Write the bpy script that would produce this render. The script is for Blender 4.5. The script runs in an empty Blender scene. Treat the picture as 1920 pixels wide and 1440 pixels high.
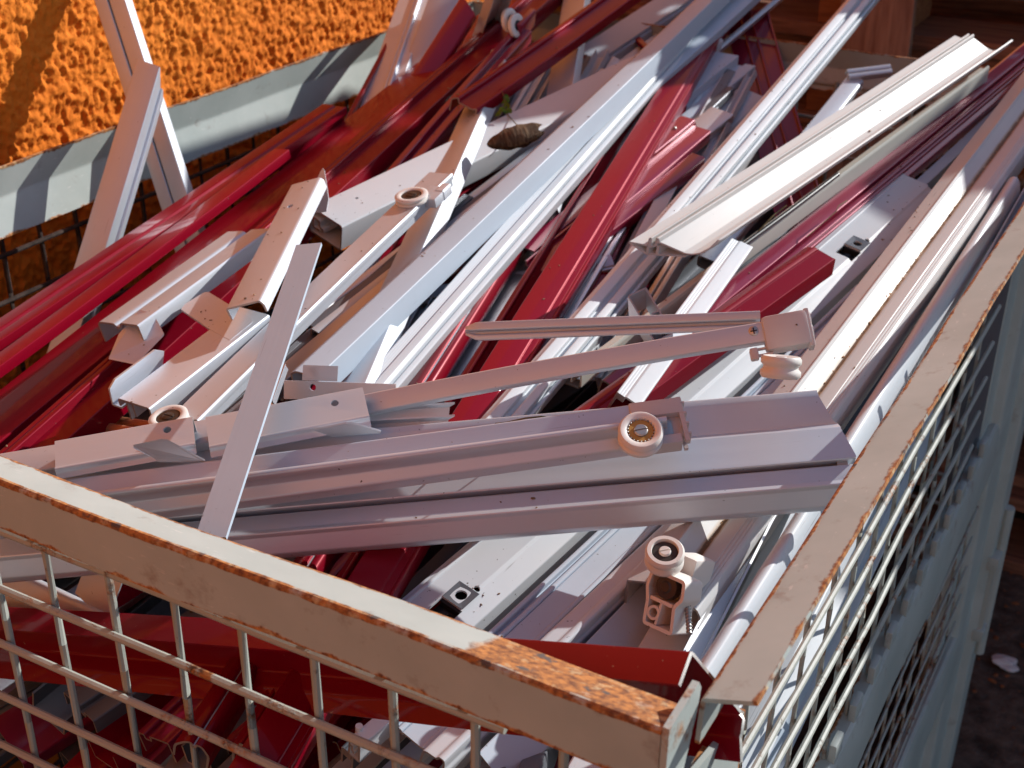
import bpy, bmesh, math, random
import numpy as np
from mathutils import Vector, Matrix, noise
random.seed(7)
SC = bpy.context.scene
COL = SC.collection

# ------------------------------------------------------------------ camera, sky, sun, exposure
RC = Matrix(((0.87238, -0.23403, 0.42917), (0.48885, 0.40232, -0.77406), (0.00849, 0.88507, 0.46538)))
CAM = Vector((0, 0, 1.37)); FPX = 2505.0
cd = bpy.data.cameras.new('camera'); cam = bpy.data.objects.new('camera', cd); COL.objects.link(cam)
cd.sensor_width = 36; cd.lens = FPX / 1920 * 36; cd.clip_start = .02; cd.clip_end = 200
cd.dof.use_dof = True; cd.dof.focus_distance = .85; cd.dof.aperture_fstop = 15
m4 = RC.to_4x4(); m4.translation = CAM; cam.matrix_world = m4
SC.camera = cam
SUN = Vector((.43, .76, .45)).normalized()
w = bpy.data.worlds.new('World'); SC.world = w; w.use_nodes = True
nt = w.node_tree; sky = nt.nodes.new('ShaderNodeTexSky'); sky.sky_type = 'NISHITA'; sky.sun_disc = False; sky.dust_density = .4; sky.ozone_density = 2.5
sky.sun_elevation = math.asin(SUN.z); sky.sun_rotation = math.atan2(SUN.x, SUN.y)
nt.links.new(sky.outputs[0], nt.nodes['Background'].inputs[0]); nt.nodes['Background'].inputs[1].default_value = .12
ld = bpy.data.lights.new('sun', 'SUN'); ld.energy = 5.0; ld.angle = math.radians(.5); ld.color = (1, .98, .95)
lo = bpy.data.objects.new('sun', ld); COL.objects.link(lo)
lo.rotation_euler = (-SUN).to_track_quat('-Z', 'Y').to_euler()
SC.view_settings.view_transform = 'Standard'; SC.view_settings.look = 'None'; SC.view_settings.exposure = 0.08
SC.cycles.max_bounces = 8; SC.cycles.glossy_bounces = 5; SC.cycles.diffuse_bounces = 4; SC.cycles.use_denoising = True

# ------------------------------------------------------------------ materials
def newmat(name):
    m = bpy.data.materials.new(name); m.use_nodes = True
    return m, m.node_tree, m.node_tree.nodes['Principled BSDF']
def nd(t, typ, **kw):
    n = t.nodes.new(typ)
    for k, v in kw.items():
        if k.startswith('i_'): n.inputs[int(k[2:])].default_value = v
        else: setattr(n, k, v)
    return n
def tex(t, coord='Object', scale=(1, 1, 1)):
    c = nd(t, 'ShaderNodeTexCoord'); mp = nd(t, 'ShaderNodeMapping'); mp.inputs['Scale'].default_value = scale
    oi = nd(t, 'ShaderNodeObjectInfo'); ad = nd(t, 'ShaderNodeVectorMath', operation='ADD')
    sc = nd(t, 'ShaderNodeVectorMath', operation='SCALE'); sc.inputs[0].default_value = (7.1, 3.3, 5.7)
    t.links.new(oi.outputs['Random'], sc.inputs['Scale'])
    t.links.new(c.outputs[coord], ad.inputs[0]); t.links.new(sc.outputs[0], ad.inputs[1]); t.links.new(ad.outputs[0], mp.inputs[0])
    return mp.outputs[0]
def noi(t, vec, scale, detail=4, rough=.6):
    n = nd(t, 'ShaderNodeTexNoise'); n.inputs['Scale'].default_value = scale; n.inputs['Detail'].default_value = detail; n.inputs['Roughness'].default_value = rough
    t.links.new(vec, n.inputs['Vector']); return n.outputs[0]
def ramp(t, fac, lo, hi, a=(0, 0, 0, 1), b=(1, 1, 1, 1)):
    r = nd(t, 'ShaderNodeValToRGB'); r.color_ramp.elements[0].position = lo; r.color_ramp.elements[1].position = hi
    r.color_ramp.elements[0].color = a; r.color_ramp.elements[1].color = b
    t.links.new(fac, r.inputs[0]); return r.outputs[0]
def mix(t, fac, a, b):
    x = nd(t, 'ShaderNodeMix', data_type='RGBA')
    if isinstance(fac, float): x.inputs[0].default_value = fac
    else: t.links.new(fac, x.inputs[0])
    for i, v in ((6, a), (7, b)):
        if isinstance(v, tuple): x.inputs[i].default_value = v
        else: t.links.new(v, x.inputs[i])
    return x.outputs[2]
def mth(t, op, a, b=0.0, clamp=False):
    x = nd(t, 'ShaderNodeMath', operation=op, use_clamp=clamp)
    for i, v in ((0, a), (1, b)):
        if isinstance(v, (int, float)): x.inputs[i].default_value = v
        else: t.links.new(v, x.inputs[i])
    return x.outputs[0]
def c4(c): return (c[0], c[1], c[2], 1)
MATS = {}
def bar_mat(key, col, metal, rough, coat=0., dirt=.5, streak=.06, vary=.1, dirtcol=(.05, .04, .03), bump=.15, spec=.5):
    m, t, b = newmat(key)
    v = tex(t); vs = tex(t, scale=(2.5, 260, 260))
    s = noi(t, vs, 1.0, 3)
    oi = nd(t, 'ShaderNodeObjectInfo')
    dark = c4([x * (1 - vary) for x in col]); lite = c4([min(1, x * (1 + vary * .6)) for x in col])
    base = mix(t, oi.outputs['Random'], dark, lite)
    cl = ramp(t, noi(t, v, 9, 5), .35, .75)
    base = mix(t, mth(t, 'MULTIPLY', cl, dirt * .28), base, c4([x * .62 for x in col]))
    # small specks of dirt, gathered in patches
    sp = ramp(t, noi(t, v, 330, 2, .5), .73, .77); pt = ramp(t, noi(t, v, 14, 2), .48, .62)
    spk = mth(t, 'MULTIPLY', mth(t, 'MULTIPLY', sp, pt), min(1, dirt * 1.6), True)
    base = mix(t, spk, base, c4(dirtcol))
    sv = tex(t, scale=(16, 520, 520)); sm = mth(t, 'MULTIPLY', ramp(t, noi(t, sv, 1.0, 2), .70, .74), ramp(t, noi(t, v, 11, 3), .50, .62))
    base = mix(t, mth(t, 'MULTIPLY', sm, .5 * dirt, True), base, c4(dirtcol if metal > .5 or 'red' not in key else (.5, .25, .22)))
    if key == 'white_stained':
        at = nd(t, 'ShaderNodeAttribute', attribute_name='stain')
        sn = mth(t, 'MULTIPLY', at.outputs['Fac'], mth(t, 'ADD', noi(t, v, 70, 5, .7), noi(t, v, 9, 3)))
        base = mix(t, ramp(t, sn, .18, .95), base, (.36, .21, .085, 1)); base = mix(t, ramp(t, sn, .80, 1.0), base, (.15, .075, .03, 1))
    t.links.new(base, b.inputs['Base Color'])
    b.inputs['Metallic'].default_value = metal
    r = mth(t, 'ADD', mth(t, 'MULTIPLY', s, streak * 2), rough - streak)
    r = mth(t, 'ADD', r, mth(t, 'MULTIPLY', cl, .12 * dirt))
    t.links.new(r, b.inputs['Roughness'])
    b.inputs['Coat Weight'].default_value = coat; b.inputs['Coat Roughness'].default_value = .05
    b.inputs['Specular IOR Level'].default_value = spec
    bp = nd(t, 'ShaderNodeBump'); bp.inputs['Strength'].default_value = bump; bp.inputs['Distance'].default_value = .0004
    t.links.new(mth(t, 'ADD', s, mth(t, 'MULTIPLY', noi(t, v, 18, 3), 2.5)), bp.inputs['Height']); t.links.new(bp.outputs[0], b.inputs['Normal'])
    MATS[key] = m; return m
bar_mat('anodised_silver', (.66, .70, .75), .62, .46, dirt=.55, spec=.4)
bar_mat('mill_aluminium', (.64, .65, .67), .85, .40, dirt=.6)
bar_mat('sky_tint_grey', (.50, .58, .66), .0, .46, dirt=.9)  # blue of the reflected sky painted into white and silver profiles
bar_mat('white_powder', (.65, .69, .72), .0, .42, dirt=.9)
bar_mat('white_stained', (.66, .66, .645), .0, .42, dirt=.9)
bar_mat('cream_plastic', (.66, .65, .615), .0, .42, dirt=.7)
bar_mat('grey_green_plastic', (.56, .56, .50), .0, .45, dirt=.6)
bar_mat('red_lacquer', (.25, .001, .014), .15, .36, coat=.32, spec=.12, dirt=.6, vary=.22, dirtcol=(.3, .2, .16))
bar_mat('burgundy_lacquer', (.27, .010, .045), .2, .30, coat=.8, spec=.5, dirt=.5, vary=.1, dirtcol=(.3, .2, .16))
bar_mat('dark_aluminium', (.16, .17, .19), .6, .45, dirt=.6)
bar_mat('cut_metal', (.55, .50, .46), .9, .45, dirt=.7, bump=.6)
bar_mat('nylon', (.80, .76, .70), .0, .42, dirt=.5)
bar_mat('grey_plastic', (.62, .56, .54), .0, .5, dirt=.5)
bar_mat('black_plastic', (.012, .012, .014), .0, .4, dirt=.2)
bar_mat('brass', (.60, .34, .09), .5, .5, dirt=.9)
bar_mat('zinc', (.55, .53, .50), .9, .4, dirt=.8)
bar_mat('dark_hub', (.06, .045, .035), .3, .4, dirt=.5)
bar_mat('copper', (.55, .22, .10), .6, .5, dirt=.4)
def frame_mat():
    m, t, b = newmat('grey_green_steel_paint')
    v = tex(t); at = nd(t, 'ShaderNodeAttribute', attribute_name='edge')
    n1 = noi(t, v, 60, 6, .65); n2 = noi(t, v, 13, 4); n3 = noi(t, v, 240, 3)
    base = mix(t, ramp(t, n2, .3, .7), (.36, .405, .375, 1), (.45, .49, .455, 1))
    base = mix(t, ramp(t, noi(t, v, 30, 5, .7), .60, .72), base, (.30, .29, .26, 1))
    e = mth(t, 'MULTIPLY', mth(t, 'POWER', at.outputs['Fac'], 1.3), mth(t, 'MULTIPLY', noi(t, v, 16, 3, .7), .74))
    msk = ramp(t, mth(t, 'ADD', mth(t, 'ADD', mth(t, 'MULTIPLY', n1, .80), mth(t, 'MULTIPLY', n2, .30)), e), .77, .87)
    at2 = nd(t, 'ShaderNodeAttribute', attribute_name='patch')
    msk2 = ramp(t, mth(t, 'ADD', at2.outputs['Fac'], mth(t, 'MULTIPLY', n1, .5)), .70, .80)
    msk = mth(t, 'MAXIMUM', msk, msk2)
    rust = mix(t, ramp(t, n3, .35, .65), (.50, .20, .05, 1), (.16, .055, .02, 1))
    rust = mix(t, ramp(t, noi(t, v, 75, 3), .60, .66), rust, (.10, .075, .065, 1))
    rust = mix(t, ramp(t, noi(t, v, 110, 5), .55, .70), rust, (.55, .38, .20, 1))
    wide = ramp(t, mth(t, 'ADD', mth(t, 'ADD', mth(t, 'MULTIPLY', n1, .5), mth(t, 'MULTIPLY', n2, .40)), e), .66, .90)
    base = mix(t, mth(t, 'MULTIPLY', wide, .55), base, (.42, .27, .13, 1))
    scr = mth(t, 'MULTIPLY', ramp(t, noi(t, tex(t, scale=(14, 14, 90)), 6, 3), .64, .70), ramp(t, noi(t, v, 7, 2), .5, .6))
    base = mix(t, mth(t, 'MULTIPLY', scr, .45), base, (.66, .64, .60, 1))
    t.links.new(mix(t, msk, base, rust), b.inputs['Base Color'])
    t.links.new(mth(t, 'ADD', mth(t, 'MULTIPLY', msk, .35), .45), b.inputs['Roughness'])
    bp = nd(t, 'ShaderNodeBump'); bp.inputs['Strength'].default_value = .5; bp.inputs['Distance'].default_value = .0008
    t.links.new(mth(t, 'ADD', mth(t, 'MULTIPLY', n3, msk), mth(t, 'MULTIPLY', n2, .6)), bp.inputs['Height']); t.links.new(bp.outputs[0], b.inputs['Normal'])
    MATS['frame'] = m
frame_mat()
def rod_mat():
    m, t, b = newmat('painted_wire'); v = tex(t)
    n1 = noi(t, v, 45, 5, .7); n2 = noi(t, v, 9, 3)
    msk = ramp(t, mth(t, 'ADD', mth(t, 'MULTIPLY', n1, .7), mth(t, 'MULTIPLY', n2, .5)), .66, .74)
    rust = mix(t, ramp(t, noi(t, v, 200, 2), .4, .6), (.34, .13, .04, 1), (.07, .03, .015, 1))
    t.links.new(mix(t, msk, (.36, .375, .33, 1), rust), b.inputs['Base Color']); b.inputs['Roughness'].default_value = .5
    bp = nd(t, 'ShaderNodeBump'); bp.inputs['Strength'].default_value = .6; bp.inputs['Distance'].default_value = .0008
    t.links.new(mth(t, 'ADD', n1, msk), bp.inputs['Height']); t.links.new(bp.outputs[0], b.inputs['Normal'])
    MATS['wire'] = m
rod_mat()
def wall_mat():
    m, t, b = newmat('orange_stucco'); v = tex(t, 'Object')
    n = noi(t, v, 90, 5, .65); n2 = noi(t, v, 3, 3)
    base = mix(t, ramp(t, n2, .3, .7), (.70, .165, .011, 1), (.78, .22, .020, 1))
    base = mix(t, ramp(t, noi(t, v, 40, 4), .62, .72), base, (.58, .125, .010, 1))
    t.links.new(base, b.inputs['Base Color']); b.inputs['Roughness'].default_value = .85; b.inputs['Specular IOR Level'].default_value = .2
    bp = nd(t, 'ShaderNodeBump'); bp.inputs['Strength'].default_value = .7; bp.inputs['Distance'].default_value = .004
    t.links.new(n, bp.inputs['Height']); t.links.new(bp.outputs[0], b.inputs['Normal'])
    MATS['wall'] = m
wall_mat()
def simple_mat(key, c1, c2, scale, rough=.8, stretch=(1, 1, 1), bump=.5, dist=.002, thr=(.35, .65)):
    m, t, b = newmat(key); v = tex(t, scale=stretch)
    n = noi(t, v, scale, 6, .65)
    t.links.new(ramp(t, n, thr[0], thr[1], c4(c1), c4(c2)), b.inputs['Base Color']); b.inputs['Roughness'].default_value = rough
    b.inputs['Specular IOR Level'].default_value = .25
    bp = nd(t, 'ShaderNodeBump'); bp.inputs['Strength'].default_value = bump; bp.inputs['Distance'].default_value = dist
    t.links.new(n, bp.inputs['Height']); t.links.new(bp.outputs[0], b.inputs['Normal']); MATS[key] = m
simple_mat('old_wood', (.13, .055, .035), (.34, .16, .095), 9, stretch=(1, 14, 14))
simple_mat('pale_wood', (.20, .10, .065), (.36, .21, .14), 8, stretch=(1, 14, 14))
simple_mat('block_wood', (.20, .07, .03), (.38, .15, .06), 12, stretch=(1, 8, 8))
simple_mat('dirt', (.05, .037, .030), (.16, .125, .10), 30, bump=1, dist=.012)
simple_mat('dry_leaf', (.15, .09, .055), (.46, .32, .19), 8, bump=.8, dist=.002, stretch=(30, 5, 5), thr=(.45, .7))
simple_mat('green_leaf', (.05, .10, .012), (.15, .24, .03), 90)
simple_mat('stem', (.12, .09, .04), (.22, .16, .07), 120)
simple_mat('paper', (.55, .53, .55), (.75, .73, .74), 40)
simple_mat('added_plinth', (.20, .20, .20), (.30, .30, .295), 5)
simple_mat('shade_brown', (.02, .012, .009), (.075, .05, .04), 60)  # dark brown with shade painted in, for wall-side wires and floor plate
simple_mat('rusty_steel', (.22, .10, .04), (.46, .25, .10), 60)

# ------------------------------------------------------------------ geometry helpers
SLOPE = .15; LAY = .02
def raydir(x, y): return RC @ Vector(((x - 960) / FPX, -(y - 720) / FPX, -1.0))
def pix(p, k=0.0):
    """point of the place seen at photograph position p: on the pile's sloping surface raised by k layers, or on a plane ('X'|'Y'|'Z', value)"""
    d = raydir(p[0], p[1])
    if len(p) > 2:
        i = 'XYZ'.index(p[2]); t = (p[3] - CAM[i]) / d[i]
    else:
        t = (CAM.z - (.97 - .15 - SLOPE * .45 + k * LAY)) / (SLOPE * d.y - d.z)
    return CAM + d * t
def ray_plane(p, o, n):
    d = raydir(p[0], p[1]); return CAM + d * ((o - CAM).dot(n) / d.dot(n))

def arcs(pts, closed, r, seg=3):
    if r <= 0 or len(pts) < 3: return [Vector(p) for p in pts]
    out = []; n = len(pts); P = [Vector(p) for p in pts]
    for i in range(n):
        if not closed and i in (0, n - 1): out.append(P[i]); continue
        a, b, c = P[i - 1], P[i], P[(i + 1) % n]
        l1, l2 = (a - b).length, (c - b).length
        if l1 < 1e-7 or l2 < 1e-7: continue
        d1, d2 = (a - b) / l1, (c - b) / l2
        cosang = max(-1, min(1, d1.dot(d2)))
        if cosang < -.985: out.append(b); continue
        rr = min(r, l1 * .45, l2 * .45); p0, p1 = b + d1 * rr, b + d2 * rr
        for j in range(seg + 1):
            f = j / seg; out.append((p0 * (1 - f) + b * f) * (1 - f) + (b * (1 - f) + p1 * f) * f)
    return out
def offs(pts, closed, h):
    n = len(pts); Lf, Rt = [], []
    for i in range(n):
        a = pts[i - 1] if (i > 0 or closed) else None; c = pts[(i + 1) % n] if (i < n - 1 or closed) else None
        d1 = (pts[i] - a).normalized() if a is not None else None; d2 = (c - pts[i]).normalized() if c is not None else None
        if d1 is None: d1 = d2
        if d2 is None: d2 = d1
        n1, n2 = Vector((-d1.y, d1.x)), Vector((-d2.y, d2.x)); m = n1 + n2
        m = m.normalized() if m.length > 1e-6 else n1
        s = h / max(.35, m.dot(n1)); Lf.append(pts[i] + m * s); Rt.append(pts[i] - m * s)
    return Lf, Rt
def sweep(bm, polys, length, thick, r=.0012, xs=None, bow=(0, 0), twist=0., end0=None, end1=None, jag=(0, 0), sgn=1, edge_attr=False, x0=0., taper=None):
    """extruded sheet sections along local x; polys are (points in (across, up), closed)"""
    lay = bm.verts.layers.float.get('edge') or bm.verts.layers.float.new('edge')
    n = xs or max(2, int(length / .06) + 1)
    cap = []
    for pts, closed in polys:
        P = arcs(pts, closed, r); A, Bq = offs(P, closed, thick / 2)
        m = len(P); rows = []
        rj0 = [random.uniform(-1, 1) for _ in range(m)]; rj1 = [random.uniform(-1, 1) for _ in range(m)]
        for i in range(n + 1):
            f = i / n; row = []
            for side, S in ((0, A), (1, Bq)):
                for q, p in enumerate(S):
                    u, v = p.x, p.y
                    if taper: u, v = taper(f, u, v)
                    x = f * length
                    if i == 0 and end0: x += end0[0] * u + end0[1] * v
                    if i == n and callable(end1): x += end1(u)
                    elif i == n and end1: x += end1[0] * u + end1[1] * v
                    if i == 0: x += rj0[q] * jag[0]
                    if i == n: x += rj1[q] * jag[1]
                    g = 4 * f * (1 - f)
                    if twist:
                        a = twist * (f - .5); u, v = u * math.cos(a) - v * math.sin(a), u * math.sin(a) + v * math.cos(a)
                    vt = bm.verts.new((x0 + x, sgn * (u + bow[0] * g), v + bow[1] * g))
                    vt[lay] = 1.0 if (edge_attr and not closed and q in (0, m - 1)) else 0.0
                    row.append(vt)
            rows.append(row)
        for i in range(n):
            a, b = rows[i], rows[i + 1]
            for q in range(m if closed else m - 1):
                q2 = (q + 1) % m
                bm.faces.new((a[q], a[q2], b[q2], b[q])); bm.faces.new((a[m + q2], a[m + q], b[m + q], b[m + q2]))
            if not closed:
                bm.faces.new((a[m], a[0], b[0], b[m])); bm.faces.new((a[m - 1], a[2 * m - 1], b[2 * m - 1], b[m - 1]))
        for rw, fl in ((rows[0], 0), (rows[-1], 1)):
            for q in range(m if closed else m - 1):
                q2 = (q + 1) % m
                fc = bm.faces.new((rw[q], rw[m + q], rw[m + q2], rw[q2])); fc.material_index = 1
    return bm
def finish(bm, name, mats, M=None, parent=None, sharp=30, smooth=True, holes=None):
    bmesh.ops.recalc_face_normals(bm, faces=bm.faces)
    for f in bm.faces: f.smooth = smooth
    if smooth:
        for e in bm.edges:
            if len(e.link_faces) == 2 and e.calc_face_angle(0) > math.radians(sharp): e.smooth = False
            elif len(e.link_faces) == 2 and e.link_faces[0].material_index != e.link_faces[1].material_index: e.smooth = False
    me = bpy.data.meshes.new(name); bm.to_mesh(me); bm.free()
    for m in mats: me.materials.append(MATS[m])
    o = bpy.data.objects.new(name, me); COL.objects.link(o)
    if parent is not None:
        o.parent = parent; o.matrix_basis = (MW[parent.name].inverted() @ M) if M is not None else Matrix()
        MW[o.name] = M if M is not None else MW[parent.name]
    else:
        M = M or Matrix(); o.matrix_basis = M; MW[o.name] = M
    if holes: cut(o, holes)
    return o
MW = {}
def cut(o, cutters):
    bm = bmesh.new()
    for c in cutters: c(bm)
    bmesh.ops.recalc_face_normals(bm, faces=bm.faces)
    me = bpy.data.meshes.new('cutter'); bm.to_mesh(me); bm.free()
    me.materials.append(o.data.materials[0])
    co = bpy.data.objects.new('cutter', me); COL.objects.link(co); co.matrix_basis = MW[o.name]
    md = o.modifiers.new('b', 'BOOLEAN'); md.operation = 'DIFFERENCE'; md.solver = 'EXACT'; md.object = co
    dg = bpy.context.evaluated_depsgraph_get(); new = bpy.data.meshes.new_from_object(o.evaluated_get(dg))
    o.modifiers.clear(); old = o.data; nm = old.name
    if len(new.polygons) > len(old.polygons) * .6: o.data = new; bpy.data.meshes.remove(old); new.name = nm
    else: bpy.data.meshes.remove(new); print('CUT FAILED', o.name)
    bpy.data.objects.remove(co); bpy.data.meshes.remove(me)
def cyl_cut(x, y, z, r, h, seg=20):
    def f(bm): bmesh.ops.create_cone(bm, cap_ends=True, segments=seg, radius1=r, radius2=r, depth=h, matrix=Matrix.Translation((x, y, z)))
    return f
def box_cut(x0, x1, y0, y1, z0, z1):
    def f(bm): bmesh.ops.create_cube(bm, size=1, matrix=Matrix.Translation(((x0 + x1) / 2, (y0 + y1) / 2, (z0 + z1) / 2)) @ Matrix.Diagonal((x1 - x0, y1 - y0, z1 - z0, 1)))
    return f
def box(bm, x0, x1, y0, y1, z0, z1, M=None, bev=0., mi=0):
    r = bmesh.ops.create_cube(bm, size=1, matrix=(M or Matrix()) @ Matrix.Translation(((x0 + x1) / 2, (y0 + y1) / 2, (z0 + z1) / 2)) @ Matrix.Diagonal((x1 - x0, y1 - y0, z1 - z0, 1)))
    if bev > 0:
        es = list({e for v in r['verts'] for e in v.link_edges})
        bmesh.ops.bevel(bm, geom=es, offset=bev, segments=2, affect='EDGES', profile=.6)
def rod(bm, a, b, r, seg=8):
    a, b = Vector(a), Vector(b); d = b - a
    M = Matrix.Translation((a + b) / 2) @ d.to_track_quat('Z', 'Y').to_matrix().to_4x4()
    bmesh.ops.create_cone(bm, cap_ends=True, segments=seg, radius1=r, radius2=r, depth=d.length, matrix=M)
def lathe(bm, prof, seg=40, M=None, mi=0):
    rows = []
    for k in range(seg):
        a = 2 * math.pi * k / seg; row = []
        for r, z in prof:
            p = Vector((r * math.cos(a), r * math.sin(a), z)); row.append(bm.verts.new(M @ p if M else p))
        rows.append(row)
    for k in range(seg):
        a, b = rows[k], rows[(k + 1) % seg]
        for i in range(len(prof) - 1):
            try: f = bm.faces.new((a[i], b[i], b[i + 1], a[i + 1])); f.material_index = mi
            except ValueError: pass
    bmesh.ops.remove_doubles(bm, verts=[v for r in rows for v in r], dist=1e-6)
def tube_path(bm, pts, r, seg=8, r2=None):
    rows = []; n = len(pts); P = [Vector(p) for p in pts]
    for i, p in enumerate(P):
        d = (P[min(n - 1, i + 1)] - P[max(0, i - 1)]).normalized(); q = d.to_track_quat('Z', 'Y')
        rr = r + (r2 - r) * i / (n - 1) if r2 is not None else r
        rows.append([bm.verts.new(p + q @ Vector((rr * math.cos(2 * math.pi * k / seg), rr * math.sin(2 * math.pi * k / seg), 0))) for k in range(seg)])
    for i in range(n - 1):
        for k in range(seg): bm.faces.new((rows[i][k], rows[i][(k + 1) % seg], rows[i + 1][(k + 1) % seg], rows[i + 1][k]))
    bm.faces.new(rows[0]); bm.faces.new(rows[-1])
def tag(o, label=None, cat=None, group=None, kind=None):
    for k, v in (('label', label), ('category', cat), ('group', group), ('kind', kind)):
        if v: o[k] = v
    return o

# section shapes: functions of width and depth giving a list of (points, closed)
def P_box(w, t): return [([(0, 0), (w, 0), (w, -t), (0, -t)], True)]
def P_chan(w, t): return [([(0, -t), (0, 0), (w, 0), (w, -t)], False)]
def P_up(w, t): return [([(0, t), (0, 0), (w, 0), (w, t)], False)]
def P_ang(w, t): return [([(0, 0), (w, 0), (w, -t)], False)]
def P_angl(w, t): return [([(0, -t), (0, 0), (w, 0)], False)]
def P_flat(w, t): return [([(0, 0), (w, 0)], False)]
def P_zed(w, t): return [([(0, t * .4), (0, 0), (w, 0), (w, -t)], False)]
def P_groove(a, b, d=.004):
    def f(w, t): return [([(0, -t), (0, 0), (a * w, 0), (a * w, -d), (b * w, -d), (b * w, 0), (w, 0), (w, -t)], False)]
    return f
def P_ridges(fr, n=3, d=.0016, after=()):
    """fine grooves over the first fraction fr of the face, then the broad face"""
    def f(w, t):
        p = [(0, -t), (0, 0)]; s = fr * w / (n * 2 + 1)
        for i in range(n):
            x = s * (2 * i + 1); p += [(x, 0), (x, -d), (x + s * .8, -d), (x + s * .8, 0)]
        p += [(u * w, v) for u, v in after] + [(w, 0 if not after else after[-1][1]), (w, -t)]
        return [(p, False)]
    return f
def P_poly(pts, extra=()):
    def f(w, t): return [([(u * w, v) for u, v in pts], False)] + [([(u * w, v) for u, v in e], False) for e in extra]
    return f
def P_tubegroove(w, t):   # closed box with an inner rib chamber at one corner
    return [([(0, 0), (w, 0), (w, -t), (0, -t)], True), ([(.02 * w, -t * .35), (.30 * w, -t * .35), (.30 * w, -t * .62), (.42 * w, -t * .62), (.42 * w, -t * .75)], False),
            ([(.1 * w, -t * .38), (.1 * w, -t * .75), (.3 * w, -t * .75)], False)]

UP = (0, 0, 1); LF = (-.45, -.25, .85); RT = (.45, .1, .85); FR = (-.05, -.75, .65); RTT = (.8, .1, .6); LFF = (-.75, -.35, .55)
BARS = {}; BOWS = {}
def bar(key, name, cat, label, mat, A, B, Q, n=UP, prof=P_box, t=12, k=0, kB=None, th=1.6, r=.55, jag=(.1, .1), end0=None, end1=None, bow=(0, 0), twist=0., holes=None, group=None, cutmat='cut_metal', ext=(0, 0), taper=None, xs=None):
    a = pix(A, k); b = pix(B, k if kB is None else kB)
    d = (b - a).normalized(); a = a - d * ext[0]; b = b + d * ext[1]
    nn = Vector(n); nn = (nn - d * nn.dot(d)).normalized()
    y = nn.cross(d)
    if isinstance(Q, tuple):
        hit = ray_plane(Q, a, nn); u = (hit - a).dot(y); sg = 1 if u > 0 else -1; wd = abs(u)
    else:
        sg = -1 if Q > 0 else 1; wd = abs(Q)
    M = Matrix((d, y, nn)).transposed().to_4x4(); M.translation = a
    L = (b - a).length
    if bow == (0, 0) and L > .25: bow = (random.uniform(-.0022, .0022), random.uniform(-.0015, .0010)); twist = twist or random.uniform(-.05, .05)
    bm = bmesh.new()
    sweep(bm, prof(wd, t / 1000), L, th / 1000, r / 1000, xs=xs, bow=bow, twist=twist, end0=end0, end1=end1, jag=(jag[0] / 1000, jag[1] / 1000), sgn=sg, taper=taper)
    hs = None
    if holes:
        hs = []
        for h in holes:
            p = M.inverted() @ ray_plane(h[:2], a, nn)
            hs.append(cyl_cut(p.x, p.y, 0, h[2] / 1000, .008))
    o = finish(bm, name, (mat, cutmat), M, holes=hs)
    tag(o, label, cat, group)
    BARS[key] = (o, M, wd, L, sg, nn); BOWS[key] = (bow, twist)
    print('BAR %-5s w=%.1fmm L=%.2f  zA=%.3f zB=%.3f' % (key, wd * 1000, L, a.z, b.z))
    return o
def part(key, bm, name, mats, smooth=True, label=None, sharp=38):
    o, M, *_ = BARS[key]
    c = finish(bm, name, mats, M, parent=o, smooth=smooth, sharp=sharp)
    if label: c['label'] = label
    return c
def local(key, p, z=0.0):
    o, M, wd, L, sg, nn = BARS[key]
    q = M.inverted() @ ray_plane(p, M.translation + nn * z, nn); return q
def frame_at(c, axis, xhint=(1, 0, 0)):
    z = Vector(axis).normalized(); x = Vector(xhint); x = (x - z * x.dot(z)).normalized(); y = z.cross(x)
    M = Matrix((x, y, z)).transposed().to_4x4(); M.translation = c; return M
def roller(parent, M, R, hgt, hub='dark_hub', hubf=.62, screw='zinc', tyre='nylon', plain=False):
    """a grooved plastic wheel with hub and slotted pin, axis along local z"""
    bm = bmesh.new(); h = hgt / 2
    if plain: lathe(bm, [(R * hubf, h * .8), (R * .6, h), (R * .88, h), (R, h * .6), (R, -h * .6), (R * .88, -h), (R * hubf, -h), (R * hubf, h * .8)], 48)
    else: lathe(bm, [(R * hubf, h * .75), (R * .70, h), (R * .9, h), (R, h * .72), (R, h * .35), (R * .86, h * .12), (R * .86, -h * .12), (R, -h * .35), (R, -h * .75), (R * .9, -h), (R * hubf, -h), (R * hubf, h * .75)], 48)
    ty = finish(bm, 'roller', (tyre,), M, parent=parent, sharp=50)
    bm = bmesh.new()
    lathe(bm, [(0, h * .60), (R * .30, h * .60), (R * .32, h * .74), (R * hubf * .90, h * .76), (R * hubf * .93, h * .62), (R * hubf, h * .60), (R * hubf, -h * .8), (0, -h * .8)], 36)
    finish(bm, 'hub', (hub,), M, parent=ty, sharp=40)
    bm = bmesh.new()
    lathe(bm, [(0, h * .98), (R * .26, h * .98), (R * .31, h * .85), (R * .31, h * .3)], 24)
    finish(bm, 'pin', (screw,), M, parent=ty, sharp=40, holes=[box_cut(-R * .4, R * .4, -R * .035, R * .035, h * .78, h * 1.2)])
    return ty
exec_order = []

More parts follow.
